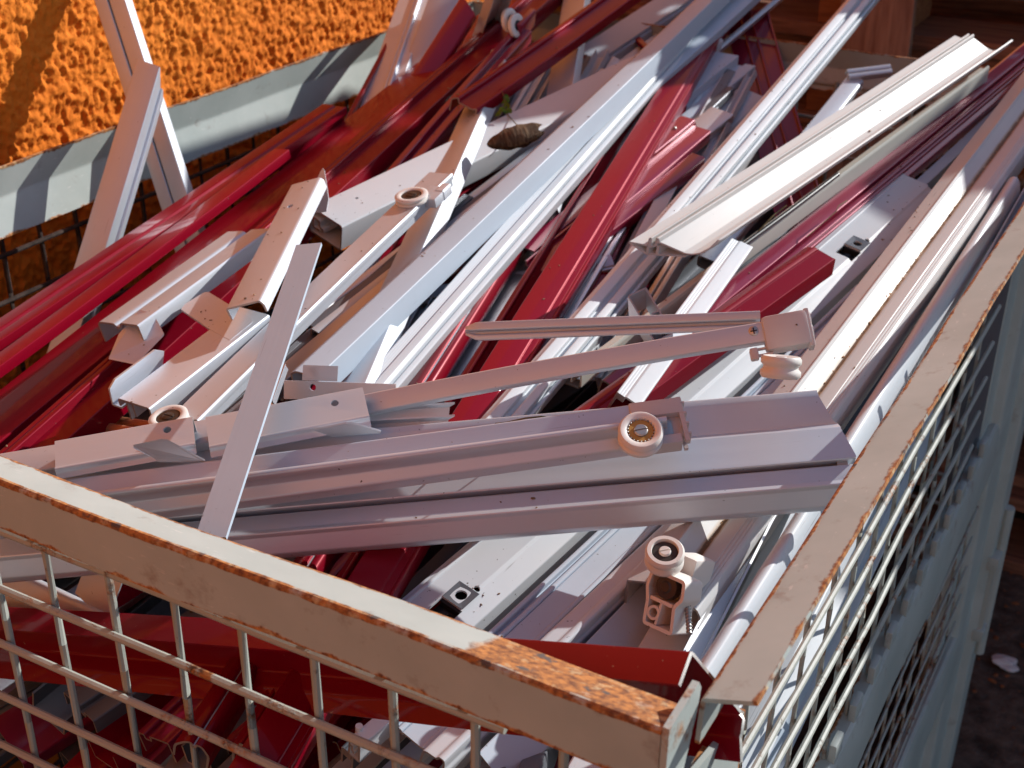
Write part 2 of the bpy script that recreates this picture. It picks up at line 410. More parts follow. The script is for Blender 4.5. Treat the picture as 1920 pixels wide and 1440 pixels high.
# ------------------------------------------------------------------ the setting: ground, rendered wall
bm = bmesh.new(); bmesh.ops.create_grid(bm, x_segments=2, y_segments=2, size=60)
tag(finish(bm, 'ground', ('dirt',)), kind='structure')
def stucco_wall():
    X0 = -1.07; ya, yb, za, zb, st = .45, 2.06, .60, 1.45, .0022
    ny, nz = int((yb - ya) / st), int((zb - za) / st)
    h = np.empty((ny, nz)); N = noise.noise
    for a in range(ny):
        y = ya + a * st
        for b in range(nz):
            z = za + b * st; wy = N((y * 40, z * 40, 7.3)) * .005
            q = N((y * 150 + wy * 140, z * 112, 1.7)); h[a, b] = .52 + .60 * q + .45 * N((y * 290, z * 230 + wy * 260, 4.1)) + .30 * N((y * 30, z * 30, 9.0))
    h = np.clip(h, 0, 1) * .0070
    em = np.ones((ny, nz)); k = 5
    for i in range(k):
        em[i] *= i / k; em[-1 - i] *= i / k; em[:, i] *= i / k; em[:, -1 - i] *= i / k
    h = h * em
    Y, Z = np.meshgrid(np.linspace(ya, yb, ny), np.linspace(za, zb, nz), indexing='ij')
    V = np.stack([X0 + h, Y, Z], -1).reshape(-1, 3)
    idx = np.arange(ny * nz).reshape(ny, nz)
    F = np.stack([idx[:-1, :-1], idx[1:, :-1], idx[1:, 1:], idx[:-1, 1:]], -1).reshape(-1, 4)
    verts = V.tolist(); faces = F.tolist(); n0 = len(verts)
    ys, zs = [-4, ya, yb, 6], [0, za, zb, 3.3]
    def quad(p):
        i = len(verts); verts.extend(p); faces.append([i, i + 1, i + 2, i + 3])
    for i in range(3):
        for j in range(3):
            if i == 1 and j == 1: continue
            quad([(X0, ys[i], zs[j]), (X0, ys[i + 1], zs[j]), (X0, ys[i + 1], zs[j + 1]), (X0, ys[i], zs[j + 1])])
    xb = X0 - .3
    quad([(xb, -4, 0), (xb, -4, 3.3), (xb, 6, 3.3), (xb, 6, 0)]); quad([(X0, -4, 3.3), (X0, 6, 3.3), (xb, 6, 3.3), (xb, -4, 3.3)])
    quad([(X0, 6, 0), (xb, 6, 0), (xb, 6, 3.3), (X0, 6, 3.3)]); quad([(X0, -4, 0), (X0, -4, 3.3), (xb, -4, 3.3), (xb, -4, 0)])
    # unseen wing added behind the camera for warm reflections in the metal
    yw, xw, hw, hp = -2.3, 2.0, 4.1, 2.3   # grey lower part added to weaken the orange bounce, orange render above
    npl = len(faces); quad([(X0, yw, 0), (xw, yw, 0), (xw, yw, hp), (X0, yw, hp)]); quad([(X0, yw, hp), (xw, yw, hp), (xw, yw, hw), (X0, yw, hw)]); quad([(X0, yw, hw), (xw, yw, hw), (xw, yw - .3, hw), (X0, yw - .3, hw)]); quad([(xw, yw, 0), (xw, yw - .3, 0), (xw, yw - .3, hw), (xw, yw, hw)]); quad([(X0, yw - .3, 0), (X0, yw - .3, hw), (xw, yw - .3, hw), (xw, yw - .3, 0)])
    me = bpy.data.meshes.new('stucco_wall'); me.from_pydata(verts, [], faces); me.materials.append(MATS['wall']); me.materials.append(MATS['added_plinth']); me.polygons[npl].material_index = 1
    me.polygons.foreach_set('use_smooth', [True] * len(me.polygons))
    o = bpy.data.objects.new('stucco_wall', me); COL.objects.link(o); MW[o.name] = Matrix()
    tag(o, 'rough orange stucco wall behind the mesh container, plus an unseen added wing', 'wall')
stucco_wall()

# ------------------------------------------------------------------ the steel mesh container
box_o = bpy.data.objects.new('mesh_container', None); COL.objects.link(box_o)
MW['mesh_container'] = Matrix.Translation((-.56, 1.03, 0)); box_o.matrix_basis = MW['mesh_container']
tag(box_o, 'grey green steel mesh container with rusty rails, full of scrap profiles', 'container')
def rail(name, pts, axis, start, length, thick=.0024, label=None, patch=None, r=.002):
    """pts: (horizontal outward-from-start coordinate, z) section; axis 'X' or 'Y' is the run"""
    P = []
    for i in range(len(pts) - 1):   # extra points near the free edges carry the rust along them
        a, b = Vector(pts[i]), Vector(pts[i + 1]); L = (b - a).length
        if i == 0: P += [a, a + (b - a) * min(.3, .006 / L)]
        else:
            q = Vector(pts[i - 1]); P += [a + (q - a) * min(.3, .004 / (q - a).length), a, a + (b - a) * min(.3, .004 / L)] if name in ('front_rail', 'side_rail') else [a]
        if i == len(pts) - 2: P += [b - (b - a) * min(.3, .006 / L), b]
    bm = bmesh.new(); sweep(bm, [([tuple(p) for p in P], False)], length, thick, r=r, xs=int(length / .012), edge_attr=True)
    if axis == 'X': M = Matrix(((1, 0, 0), (0, 1, 0), (0, 0, 1))).to_4x4()
    else: M = Matrix(((0, 1, 0), (1, 0, 0), (0, 0, 1))).to_4x4()
    lp = bm.verts.layers.float.new('patch'); lay = bm.verts.layers.float['edge']
    for v in bm.verts:
        v.co.x += random.uniform(-1, 1) * 0.0
        if name == 'front_rail':   # bent sheet: fold line carries rust too
            if abs(v.co.y - .4185) < .0032 and v.co.z > .9665: v[lay] = .95
        if name == 'side_rail' and pts[0][0] > -.5 and abs(v.co.y + .1515) < .0022 and v.co.z > .955: v[lay] = .9
        if patch: v[lp] = patch(v.co)
        b = noise.noise(v.co * 9) * .0012; v.co.z += b; v.co.y += noise.noise(v.co * 7 + Vector((5, 5, 5))) * .0012
    for v in bm.verts: v.co.x += start; v.co = M @ v.co
    if axis == 'Y': pass
    return finish(bm, name, ('frame', 'frame'), MW['mesh_container'] @ Matrix.Identity(4), parent=box_o) if False else place(bm, name, label)
def place(bm, name, label=None, mats=('frame', 'frame'), parent=None, smooth=True):
    T = MW['mesh_container'].inverted()
    for v in bm.verts: v.co = T @ v.co
    o = finish(bm, name, mats, MW['mesh_container'], parent=parent or box_o, smooth=smooth)
    if label: o['label'] = label
    return o
th = math.radians(22)
rail('front_rail', [(.4175 + .036 * math.cos(th), .970 - .036 * math.sin(th)), (.4185, .970), (.4185, .9365)], 'X', -1.0, .844,
     label='front rail with a thick orange rust patch near its open end', patch=lambda c: max(0, min(1, (c.x - .725) / .02)) * (.62 if (c.y > .4205 and c.z < .9715) else .12))
th = math.radians(19)
rail('side_rail', [(-.126, .970), (-.126 - .0265 * math.cos(th), .970 - .0265 * math.sin(th)), (-.126 - .0265 * math.cos(th) - .001, .935)], 'Y', .454, 1.20, label='side rail with flared lip, edged with rust')
rail('side_rail', [(-.980, .973), (-.988, .943), (-.979, .907)], 'Y', .44, 1.22, r=.010)
rail('back_rail', [(1.643, .972), (1.647, .946), (1.632, .920)], 'X', -.98, .84)
# gusset closing the open end of the front rail
bm = bmesh.new()
def prism_yz(bm, pts, x0, x1):
    a = [bm.verts.new((x0, y, z)) for y, z in pts]; b = [bm.verts.new((x1, y, z)) for y, z in pts]
    bm.faces.new(a); bm.faces.new(b)
    for i in range(len(pts)): bm.faces.new((a[i], a[(i + 1) % len(pts)], b[(i + 1) % len(pts)], b[i]))
prism_yz(bm, [(.4165, .968), (.4172, .9725), (.450, .9745), (.4535, .969), (.451, .958), (.428, .905), (.4165, .89)], -.1555, -.1522)
lay = bm.verts.layers.float.new('edge')
for v in bm.verts: v[lay] = .55
place(bm, 'gusset', 'triangular end plate of the front rail', smooth=False)
bm = bmesh.new()   # corner post, folded plate, front right; the others simple angles
sweep(bm, [([(-.235, .4215), (-.1525, .4215), (-.1525, .47)], False)], .86, .004, r=.004, xs=30, edge_attr=True)
lay = bm.verts.layers.float['edge']
for v in bm.verts: v.co = Vector((v.co.y, v.co.z, .06 + v.co.x))
for v in list(bm.verts):
    if v.co.x < -.19 and v.co.z > .86: v.co.x += (v.co.z - .86) * .9
place(bm, 'corner_post')
bm = bmesh.new()
sweep(bm, [([(-.1495, .4235), (-.1495, .428), (-.1495, .508), (-.1495, .513)], False)], .30, .0030, xs=24, edge_attr=True)
for v in bm.verts: v.co = Vector((v.co.y, v.co.z, .632 + v.co.x))
for v in bm.verts:
    if v.co.y > .5: v.co.z -= .02
place(bm, 'corner_plate')
for nm, pts in (('corner_post', [(-.945, .50), (-.945, .425), (-.87, .425)]), ('corner_post', [(-.945, 1.56), (-.945, 1.632), (-.87, 1.632)])):
    bm = bmesh.new(); sweep(bm, [(pts, False)], .84, .004, r=.003, xs=14, edge_attr=True)
    for v in bm.verts: v.co = Vector((v.co.y, v.co.z, .07 + v.co.x))
    place(bm, nm)
bm = bmesh.new()   # wide far post of the right side: channel with flanges
sweep(bm, [([(1.33, -.18), (1.33, -.164), (1.372, -.164), (1.378, -.152), (1.455, -.152), (1.462, -.140), (1.512, -.140), (1.52, -.155), (1.52, -.20)], False)], .86, .004, r=.004, xs=20, edge_attr=True)
for v in bm.verts: v.co = Vector((v.co.z, v.co.y, .055 + v.co.x))
place(bm, 'corner_post')
bm = bmesh.new()
box(bm, -.176, -.164, 1.215, 1.332, .60, .92)
place(bm, 'side_plate', 'dark steel plate beside the far post', ('dark_aluminium',), smooth=False)
# right side: middle and bottom rails with punched lugs
for nm, z0, z1, lab in (('middle_rail', .575, .655, None), ('bottom_rail', .262, .362, 'bottom rail with orange rust streaks')):
    bm = bmesh.new()
    sweep(bm, [([(-.166, z1 - .004), (-.153, z1), (-.1505, z1 - .02), (-.1505, z0 + .02), (-.153, z0), (-.166, z0 + .004)], False)], 1.05, .0035, r=.006, xs=60, edge_attr=True)
    for v in bm.verts: v.co = Vector((v.co.y + noise.noise(v.co * 6) * .002, .46 + v.co.x, v.co.z))
    mr = place(bm, nm, lab)
    if nm == 'middle_rail':
        for k in range(16):
            y = .52 + k * .0515; bm = bmesh.new()
            box(bm, -.158, -.152, y, y + .020, z1 - .003, z1 + .016, bev=.002)
            place(bm, 'lug', parent=mr)
# latch on the far post
bm = bmesh.new()
box(bm, -.144, -.133, 1.462, 1.468, .315, .42); box(bm, -.144, -.133, 1.504, 1.510, .315, .42)
box(bm, -.144, -.129, 1.457, 1.515, .412, .432, bev=.004); box(bm, -.144, -.129, 1.457, 1.515, .304, .322, bev=.004)
rod(bm, (-.134, 1.486, .27), (-.134, 1.486, .49), .007, 12)
place(bm, 'latch')
# wire meshes
def mesh_panel(name, hor, ver, r=.0025, label=None, mat='wire', rv=None):
    bm = bmesh.new()
    for a, b in hor + ver:
        n = 10; P = []
        for i in range(n + 1):
            p = Vector(a).lerp(Vector(b), i / n); j = Vector((noise.noise(p * 8), noise.noise(p * 8 + Vector((9, 0, 0))), noise.noise(p * 8 + Vector((0, 9, 0))))) * .0016
            P.append(p + j)
        tube_path(bm, P, (rv or r) if (a, b) in ver else r, 8)
    return place(bm, name, label, (mat,))
zs = [.930 - .0458 * i for i in range(18)]
mesh_panel('wire_mesh', [((-.945, .4225, z), (-.235, .4225, z)) for z in zs], [((-.592 + .0482 * i, .4275, .12), (-.592 + .0482 * i, .4275, .937)) for i in range(-7, 9)], label='front wire mesh with rust spots')
zr = [.857 - .0380 * i for i in range(5)]
mesh_panel('wire_mesh', [((-.156, .47, z), (-.156, 1.22, z)) for z in zr], [((-.1606, .50 + .056 * i, .64), (-.1606, .50 + .056 * i, .915)) for i in range(13)], r=.0022, rv=.0018, label='side wire mesh with peeling paint, upper panel')
mesh_panel('wire_mesh', [((-.154, .47, z), (-.154, 1.36, z)) for z in [.555 - .0400 * i for i in range(5)]], [((-.158, .50 + .056 * i, .34), (-.158, .50 + .056 * i, .58)) for i in range(16)], r=.0015, rv=.0014, label='lower side wire mesh, rusty and shaded')
mesh_panel('wire_mesh', [((-.991, .44, z), (-.991, 1.63, z)) for z in [.885 - .0458 * i for i in range(17)]], [((-.995, .471 + .0465 * i, .12), (-.995, .471 + .0465 * i, .925)) for i in range(25)], mat='shade_brown', label='wire mesh by the wall, its dark colour carrying painted shade')
mesh_panel('wire_mesh', [((-.945, 1.634, z), (-.17, 1.634, z)) for z in zs], [((-.93 + .0482 * i, 1.63, .12), (-.93 + .0482 * i, 1.63, .935)) for i in range(16)])
bm = bmesh.new(); box(bm, -.945, -.175, .43, 1.63, .265, .29)
place(bm, 'floor_plate', None, ('shade_brown',), smooth=False)
for x in (-.92, -.195):
    for y in (.46, 1.49):
        bm = bmesh.new(); box(bm, x - .03, x + .03, y - .03, y + .03, 0, .262, bev=.004); place(bm, 'foot')

# ------------------------------------------------------------------ pallets behind
def pallet_proto():
    r = bpy.data.objects.new('wooden_pallet', None); COL.objects.link(r)
    def sub(nm, boxes, mt):
        bm = bmesh.new()
        for b in boxes:
            j = [random.uniform(-.004, .004) for _ in range(6)]
            box(bm, *[b[i] + j[i] * (1 if i < 4 else .2) for i in range(6)], bev=.002)
        me = bpy.data.meshes.new(nm); bmesh.ops.recalc_face_normals(bm, faces=bm.faces); bm.to_mesh(me); bm.free(); me.materials.append(MATS[mt])
        o = bpy.data.objects.new(nm, me); COL.objects.link(o); o.parent = r
    ys = [0, .1725, .3275, .4825, .655]; ws = [.145, .10, .145, .10, .145]
    sub('deck_boards', [(0, 1.2, y, y + q, .122, .144) for y, q in zip(ys, ws)] + [(x, x + .145, 0, .8, .100, .1215) for x in (0, .5275, 1.055)], 'old_wood')
    for x in (0, .5275, 1.055):
        for y in (0, .3275, .655):
            sub('block', [(x, x + .145, y + .003, y + .142, .0225, .0995)], 'block_wood')
    sub('skid', [(0, 1.2, y, y + .145, 0, .022) for y in (0, .3275, .655)], 'old_wood')
    return r
pal = pallet_proto()
spots = [(-1.16, 2.10, i) for i in range(7)] + [(.20, 2.12, i) for i in range(10)]  # second stack stands out of view, piled higher to shade the right mesh
for i, (x, y, k) in enumerate(spots):
    if i == 0: o = pal
    else:
        o = pal.copy(); COL.objects.link(o)
        for ch in list(pal.children):
            c = ch.copy(); COL.objects.link(c); c.parent = o
    o.location = (x + random.uniform(-.02, .02), y + random.uniform(-.025, .025), k * .146 + .002); o.rotation_euler = (0, 0, random.uniform(-.02, .02))
    tag(o, 'weathered reddish brown wooden pallet stacked in shade behind the container', 'pallet', 'stacked wooden pallets')
def crate(z, x, rz):  # unseen crate added to throw shade on the wall-side rail
    r = bpy.data.objects.new('shade_crate', None); COL.objects.link(r); r.location = (x, 2.35, z); r.rotation_euler = (0, 0, rz)
    for nm, bxs in (('slats', [(sx * .10 - .008 * (sx > 0), sx * .10 + .008 * (sx < 0) , -.20, .20, q * .076 + .004, q * .076 + .062) for sx in (-1, 1) for q in range(4)] + [(-.10, .10, sy * .20 - .008 * (sy > 0), sy * .20 + .008 * (sy < 0), q * .076 + .004, q * .076 + .062) for sy in (-1, 1) for q in range(4)]),
                    ('base', [(-.10, .10, -.20, .20, 0, .010)]), ('corner_posts', [(sx * .085 - .012, sx * .085 + .012, sy * .18 - .012, sy * .18 + .012, .01, .30) for sx in (-1, 1) for sy in (-1, 1)])):
        bm = bmesh.new()
        for b_ in bxs: box(bm, *b_, bev=.0015)
        me = bpy.data.meshes.new(nm); bmesh.ops.recalc_face_normals(bm, faces=bm.faces); bm.to_mesh(me); bm.free(); me.materials.append(MATS['pale_wood'])
        o = bpy.data.objects.new(nm, me); COL.objects.link(o); o.parent = r
    tag(r, 'unseen slatted crate added on the rear pallets to cast shade', 'crate', 'added shade casting crates')
for i_, (z_, x_, a_) in enumerate(((1.026, -.20, .03), (1.332, -.21, -.04))): crate(z_, x_, a_)
bm = bmesh.new(); box(bm, -.0, 1.3, -.055, .055, -.009, .009, bev=.002)
pl = finish(bm, 'wooden_plank', ('pale_wood',)); pl.location = (-.60, 1.80, 0.0); pl.rotation_euler = (math.radians(18), math.radians(-80), 0)
a_, b_ = pix((1626, 205, 'Y', 2.0)), pix((1652, -40, 'Y', 2.06)); d_ = (b_ - a_).normalized()
y_ = Vector((0, -1, .1)).cross(d_).normalized(); z_ = d_.cross(y_); Mx = Matrix((d_, y_, z_)).transposed().to_4x4(); Mx.translation = a_ - d_ * .7; pl.matrix_basis = Mx
tag(pl, 'pale brown plank leaning upright against the pallets', 'plank')

# ------------------------------------------------------------------ profiles leaning at the back, by the wall
S_, R_, W_ = 'anodised_silver', 'red_lacquer', 'white_powder'
bar('lean_thin', 'aluminium_profile', 'profile', 'thin silver grooved profile leaning steeply against the orange wall', S_, (306, 400, 'X', -.93), (168, -30, 'X', -1.045), (352, 370), (.3, -.9, .3), P_groove(.40, .50, .006), 16, ext=(.16, .05))
bar('lean_wide', 'aluminium_profile', 'profile', 'wide silver channel leaning over the wall side rail, its free end cut stepped', S_, (88, 655, 'X', -.93), (258, 112, 'X', -.945), (307, 100), (.28, -.90, .30), P_poly([(0, -.018), (0, 0), (1, 0), (1.0, -.014), (1.12, -.014), (1.12, -.020)]), 18, ext=(.1, 0), end1=(-.12, 1.2), jag=(.3, .3))
bar('red_double', 'red_profile', 'profile', 'long red box profile nearest the wall, ending short of the one behind it', R_, (-60, 702), (516, 280), (516, 300), (-.05, -.72, .68), P_box, 8, k=2.5, ext=(.1, 0), jag=(0, .4))
bar('red_insert', 'red_profile', 'profile', 'red grooved channel poking out behind the long red box profile by the wall', R_, (-40, 624), (606, 196), (100, 572), (-.05, -.72, .68), P_poly([(0, -.012), (0, 0), (.45, 0), (.52, -.003), (.60, -.003), (.64, 0), (1, 0), (1, -.007), (.8, -.007), (.8, -.02)]), 14, k=1.5, jag=(.4, 1.0), ext=(.1, 0))
bar('red_dark', 'red_profile', 'profile', 'long dark red box profile below the double channel, reflecting the orange wall', R_, (-40, 764), (975, -34), (985, 12), (-.05, -.75, .65), P_box, 30, k=.8, ext=(.1, .1))
bar('red_stripe', 'red_profile', 'profile', 'long red profile with a pale shiny stripe along its upper edge', R_, (-20, 876), (1010, -30), (1002, 22), (.02, -.66, .75), P_poly([(0, -.012), (0, .004), (.10, .004), (.12, .001), (.20, .001), (.22, .006), (.33, .006), (.36, -.001), (1, -.001), (1, -.02)]), 18, k=1.7, ext=(.1, .1))
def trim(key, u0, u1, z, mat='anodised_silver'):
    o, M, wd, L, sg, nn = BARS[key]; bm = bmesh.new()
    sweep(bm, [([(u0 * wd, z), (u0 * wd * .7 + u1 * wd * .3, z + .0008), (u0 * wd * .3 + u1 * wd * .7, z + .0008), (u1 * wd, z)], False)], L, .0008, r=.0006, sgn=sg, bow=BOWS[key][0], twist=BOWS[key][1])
    part(key, bm, 'pale_stripe', (mat,))  # pale silver strip laid along the face of the bar
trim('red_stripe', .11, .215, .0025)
bar('red_thin_back', 'red_profile', 'profile', 'narrow dark red strip crossing behind the silver ribbed upright', R_, (612, 290), (735, 60, 'X', -.93), (650, 232), (.4, -.75, .5), P_box, 8, k=.3, ext=(.05, 0))
bar('ribbed_up', 'aluminium_profile', 'profile', 'silver ribbed profile standing steeply beside the wall, reflecting its orange', S_, (672, 215), (752, -10, 'X', -.965), (806, -5), (.3, -.85, .4), P_poly([(0, -.016), (0, 0), (.50, 0), (.52, .0012), (.56, .0012), (.58, 0), (.64, 0), (.66, .004), (.72, .004), (.74, -.001), (1, -.001), (1, -.016)]), 16, k=.2, ext=(.12, .05))
bar('blue_up', 'aluminium_profile', 'profile', 'bluish silver channel beside the steep ribbed profile', 'mill_aluminium', (742, 160), (806, -10, 'X', -.90), (858, -5), (.35, -.75, .55), P_chan, 14, k=.1, ext=(.15, .05))
bar('purple_flat', 'burgundy_profile', 'profile', 'broad burgundy profile with a rounded cut end in front of the bluish channel', 'burgundy_lacquer', (745, 175), (866, -10, 'X', -.83), (915, -10), (.3, -.7, .6), P_box, 14, k=.2, r=4, ext=(.12, .0), end1=(-.5, 0))
bar('cream_back', 'white_profile', 'profile', 'short cream profile end behind the burgundy one', 'cream_plastic', (880, 80), (915, -20, 'X', -.76), (942, -10), (.35, -.6, .6), P_chan, 12, k=.2, ext=(.1, .02))

# ------------------------------------------------------------------ pile, back half
bar('panel_blue', 'sheet_profile', 'profile', 'wide bluish white panel with dark specks lying under the red cross bar', 'sky_tint_grey', (735, 318), (1258, -20), (1330, -20), (.15, .05, .95), P_poly([(0, -.01), (0, 0), (.84, 0), (.84, -.003), (.87, -.003), (.87, .001), (.93, .001), (.93, -.004), (1, -.004), (1, -.016)]), 14, k=-1.2, ext=(.05, .25))
bar('panel_white', 'sheet_profile', 'profile', 'sunlit white sheet profile below the bluish panel', W_, (1020, 215), (1262, 40), (1285, 75), (.4, .3, .85), P_chan, 10, k=-1.9, ext=(.1, .2))
bar('red_cross_strip', 'red_profile', 'profile', 'thin dark red strip end across the sunlit white sheet', R_, (1180, 52), (1212, 82), 8 / 1000, UP, P_box, 4, k=-1.7, ext=(.02, .02))
bar('tube_white', 'square_tube', 'tube', 'large white rectangular tube, its hollow ribbed end open and shaded', 'white_powder', (583, 388), (1215, 92), (943, 277), (.22, -.12, .96), P_tubegroove, 26, k=2.5, kB=1.0, th=1.8, r=2.5, ext=(0, .1), holes=[(669, 373, 1.6)], cutmat='cut_metal', jag=(0, 0))
bar('red_broken', 'red_profile', 'profile', 'red profile with a torn grey end lying beside the white tube', R_, (838, 360), (1122, 135), (1136, 150), (.3, -.1, .9), P_box, 14, k=.1, ext=(.05, 0), jag=(0, 3))
bar('torn_lip', 'aluminium_profile', 'offcut', 'crumpled torn aluminium lip on the broken red profile', 'zinc', (1082, 168), (1126, 130), (1118, 148), (.3, -.3, .8), P_flat, 2, k=.6, th=1.2, jag=(3, 3), twist=.8)
for i, (dx, kk, mt, lab) in enumerate(((0, .6, 'mill_aluminium', 'thin bluish aluminium strip beside the dried leaf'), (9, .75, 'dark_aluminium', 'thin dark aluminium strip between two pale ones near the dried leaf'), (17, .9, S_, 'thin silver ridged strip nearest the long bluish box profile'))):
    bar('strip%d' % i, 'aluminium_strip', 'strip', lab, mt, (700 + dx, 497 + dx), (1030 + dx, 250 + dx * .4), (840 + dx + 6, 396 + dx * .8 + 5), (.2, -.3, .9), P_box, 8, k=kk, ext=(.1, .05))
bar('diag_long', 'aluminium_profile', 'profile', 'long silver channel crossing the pile diagonally, bright on its narrow side', S_, (632, 728), (898, 148), (944, 120), (-.2, -.62, .75), P_chan, 15, k=1.5, kB=2.0, ext=(.06, .08))
bar('upright_short', 'aluminium_profile', 'profile', 'short silver channel rising from the long bluish box to the red cross bar', S_, (1003, 292), (1060, -25), (1098, -20), (-.1, -.70, .70), P_chan, 13, k=.3, kB=1.2, ext=(.12, .1))
bar('red_cross', 'red_profile', 'profile', 'red profile crossing over the two silver channels, pale along its upper edge', R_, (866, 172), (1170, -40), (1186, -4), (.25, -.55, .8), P_poly([(0, -.014), (0, 0), (.18, .004), (.26, .004), (.3, 0), (.9, 0), (.93, .002), (1, .002), (1, -.012)]), 14, k=3.0, ext=(.02, .1))
bar('red_roller_bar', 'red_profile', 'profile', 'dark red grooved sliding rail with two white rollers at its upper end', 'burgundy_lacquer', (740, 306), (966, 50), (990, 66), (.20, -.55, .8), P_poly([(0, -.014), (0, 0), (.28, 0), (.32, -.008), (.62, -.008), (.66, 0), (1, 0), (1, -.014)]), 15, k=1.2, kB=3.2, ext=(.06, .0))
o, M, wd, L, sg, nn = BARS['red_roller_bar']
for px, zz in (((955, 38), .008), ((968, 48), .008)):
    c = ray_plane(px, M.translation + nn * zz, nn)
    roller(o, frame_at(c, Vector((.95, -.10, .18))), .0135, .006, hub='black_plastic', hubf=.45, screw='black_plastic', plain=True)
bm = bmesh.new(); lp = local('red_roller_bar', (985, 48)); box(bm, lp.x - .02, lp.x + .02, lp.y - .004, lp.y + .004, -.012, .012, bev=.002)
part('red_roller_bar', bm, 'bracket', ('burgundy_lacquer',))

# ------------------------------------------------------------------ pile, centre
bar('dark_rib1', 'aluminium_profile', 'profile', 'dark ribbed profile in the shaded gap below the silver roller bar', 'dark_aluminium', (520, 672), (770, 452), (640, 590), (.15, -.4, .9), P_ridges(.6, 3, .004), 12, k=.6, ext=(.1, .1))  # silver channel with its shade painted in as a dark metal
bar('dark_rib2', 'aluminium_profile', 'profile', 'dark blue grey channel with a bright lower edge below the dark ribbed one', 'mill_aluminium', (500, 712), (775, 480), (585, 672), (.05, -.75, .65), P_chan, 12, k=.9, ext=(.1, .05))
bar('pale_low', 'aluminium_profile', 'profile', 'pale grey profile lying across the dark gap beside the fluted white bar', S_, (742, 548), (950, 512), (945, 540), (0, -.6, .8), P_groove(.75, .9, .004), 12, k=-.8, ext=(.05, .1))
bar('red_pipe', 'red_profile', 'profile', 'round edged red profile with a silver stripe beside the fluted white bar', R_, (583, 1105), (1052, 345), (905, 500), (.3, -.1, .95), P_poly([(0, -.015), (0, -.002), (.22, .004), (.40, .004), (.42, .001), (.50, .001), (.52, .004), (.70, .003), (1, -.004), (1, -.015)]), 15, k=.2, r=2.5, ext=(.14, .1))
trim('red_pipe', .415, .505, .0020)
bar('red_pipe2', 'red_profile', 'profile', 'ridged red profile between the striped red one and the broad bright red bar', R_, (628, 1090), (1215, 142), (1045, 460), (.25, -.1, .95), P_poly([(0, -.016), (0, 0), (.3, 0), (.34, .003), (.42, .003), (.45, -.001), (1, -.006), (1, -.018)]), 15, k=.25, ext=(.14, .1))
bar('red_broad', 'red_profile', 'profile', 'broad bright red bar running through the middle of the pile', R_, (600, 1172), (1305, 56), (1190, 340), (.22, -.1, .95), P_poly([(0, -.02), (0, 0), (.72, 0), (.76, -.0012), (.92, -.0012), (.93, -.006), (.95, -.006), (.96, -.001), (1, -.001), (1, -.022)]), 22, k=.9, ext=(.12, .22))
bar('blue_grey_top', 'aluminium_profile', 'profile', 'bluish grey channel coming from under the long box over the broad red bar', 'sky_tint_grey', (1130, 212), (1385, -12), (1420, -10), (.25, .0, .95), P_ridges(.35, 2, .005), 14, k=1.5, r=.2, ext=(.05, .2))
bar('rod_silver', 'aluminium_strip', 'strip', 'narrow shiny silver strip just right of the broad red bar at the far end', 'mill_aluminium', (1330, 98), (1448, 0), (1455, 4), (.4, -.2, .9), P_box, 7, k=-.2, ext=(.1, .2))
bar('fluted', 'white_profile', 'profile', 'sunlit white bar with four fine flutes along one edge', W_, (676, 722), (1290, 44), (822, 640), (.42, .0, .9), P_ridges(.34, 4, .0042, after=[(.34, .0), (.38, .003), (.60, .0045), (.72, .003), (.76, -.001), (.84, -.001), (.86, .001)]), 18, k=1.7, r=.15, ext=(.04, .1))
bar('box_blue', 'aluminium_profile', 'profile', 'long bluish grey box profile with chipped paint, topmost across the centre', 'sky_tint_grey', (545, 697), (1310, -10), (853, 460), (-.05, -.50, .86), P_poly([(0, -.016), (0, -.002), (.20, .001), (1, 0), (1, -.02)]), 18, k=2.7, ext=(.0, .25), r=.8)

# short stack of silver and red ends by the far rail
bar('end_step', 'aluminium_profile', 'profile', 'stepped silver profile end, topmost in the cluster of cut ends', 'sky_tint_grey', (1130, 262), (1343, 98), (1366, 152), (.1, -.2, .95), P_poly([(0, -.012), (0, 0), (.55, 0), (.56, -.012), (.75, -.012), (.75, -.009), (1, -.009), (1, -.02)]), 18, k=-.2, ext=(.15, 0), end1=(.25, 0))
bar('end_strip', 'aluminium_strip', 'strip', 'dark narrow strip end under the stepped profile', 'dark_aluminium', (1270, 248), (1362, 163), (1370, 170), UP, P_chan, 8, k=-.7, ext=(.2, 0))
bar('end_tube', 'square_tube', 'tube', 'pale blue tube with a rounded end, largest of the cut ends', 'sky_tint_grey', (1170, 330), (1385, 163), (1404, 214), (.15, -.3, .93), P_box, 16, k=-1.2, r=5, ext=(.15, 0), end1=(-.1, 0))
bar('end_small', 'aluminium_profile', 'profile', 'small silver channel end resting on the pale blue tube', 'mill_aluminium', (1255, 262), (1334, 201), (1362, 226), (.1, -.45, .9), P_chan, 10, k=-.5, ext=(.15, 0))
for i, (a, b, q, kk, lab) in enumerate((((1175, 300), (1277, 218), (1295, 231), .2, 'short burgundy profile with a rivet, uppermost of the three cut red ends'), ((1190, 330), (1303, 237), (1313, 262), .0, 'short red stepped profile end, middle one of the three cut red ends'), ((1200, 360), (1297, 288), (1311, 304), -.3, 'short red angle, lowest of the three cut red ends'))):
    bar('red_end%d' % i, 'red_profile', 'profile', lab, 'burgundy_lacquer', a, b, q, (.1, -.3, .95), (P_chan, P_zed, P_ang)[i], 12, k=kk, ext=(.2, 0), jag=(0, 1))
    o, M, wd, L, sg, nn = BARS['red_end%d' % i]
    if i == 0:
        bm = bmesh.new(); bmesh.ops.create_uvsphere(bm, u_segments=12, v_segments=8, radius=.0025, matrix=Matrix.Translation((L - .03, sg * wd * .5, .0005)))
        part('red_end0', bm, 'rivet', ('zinc',))
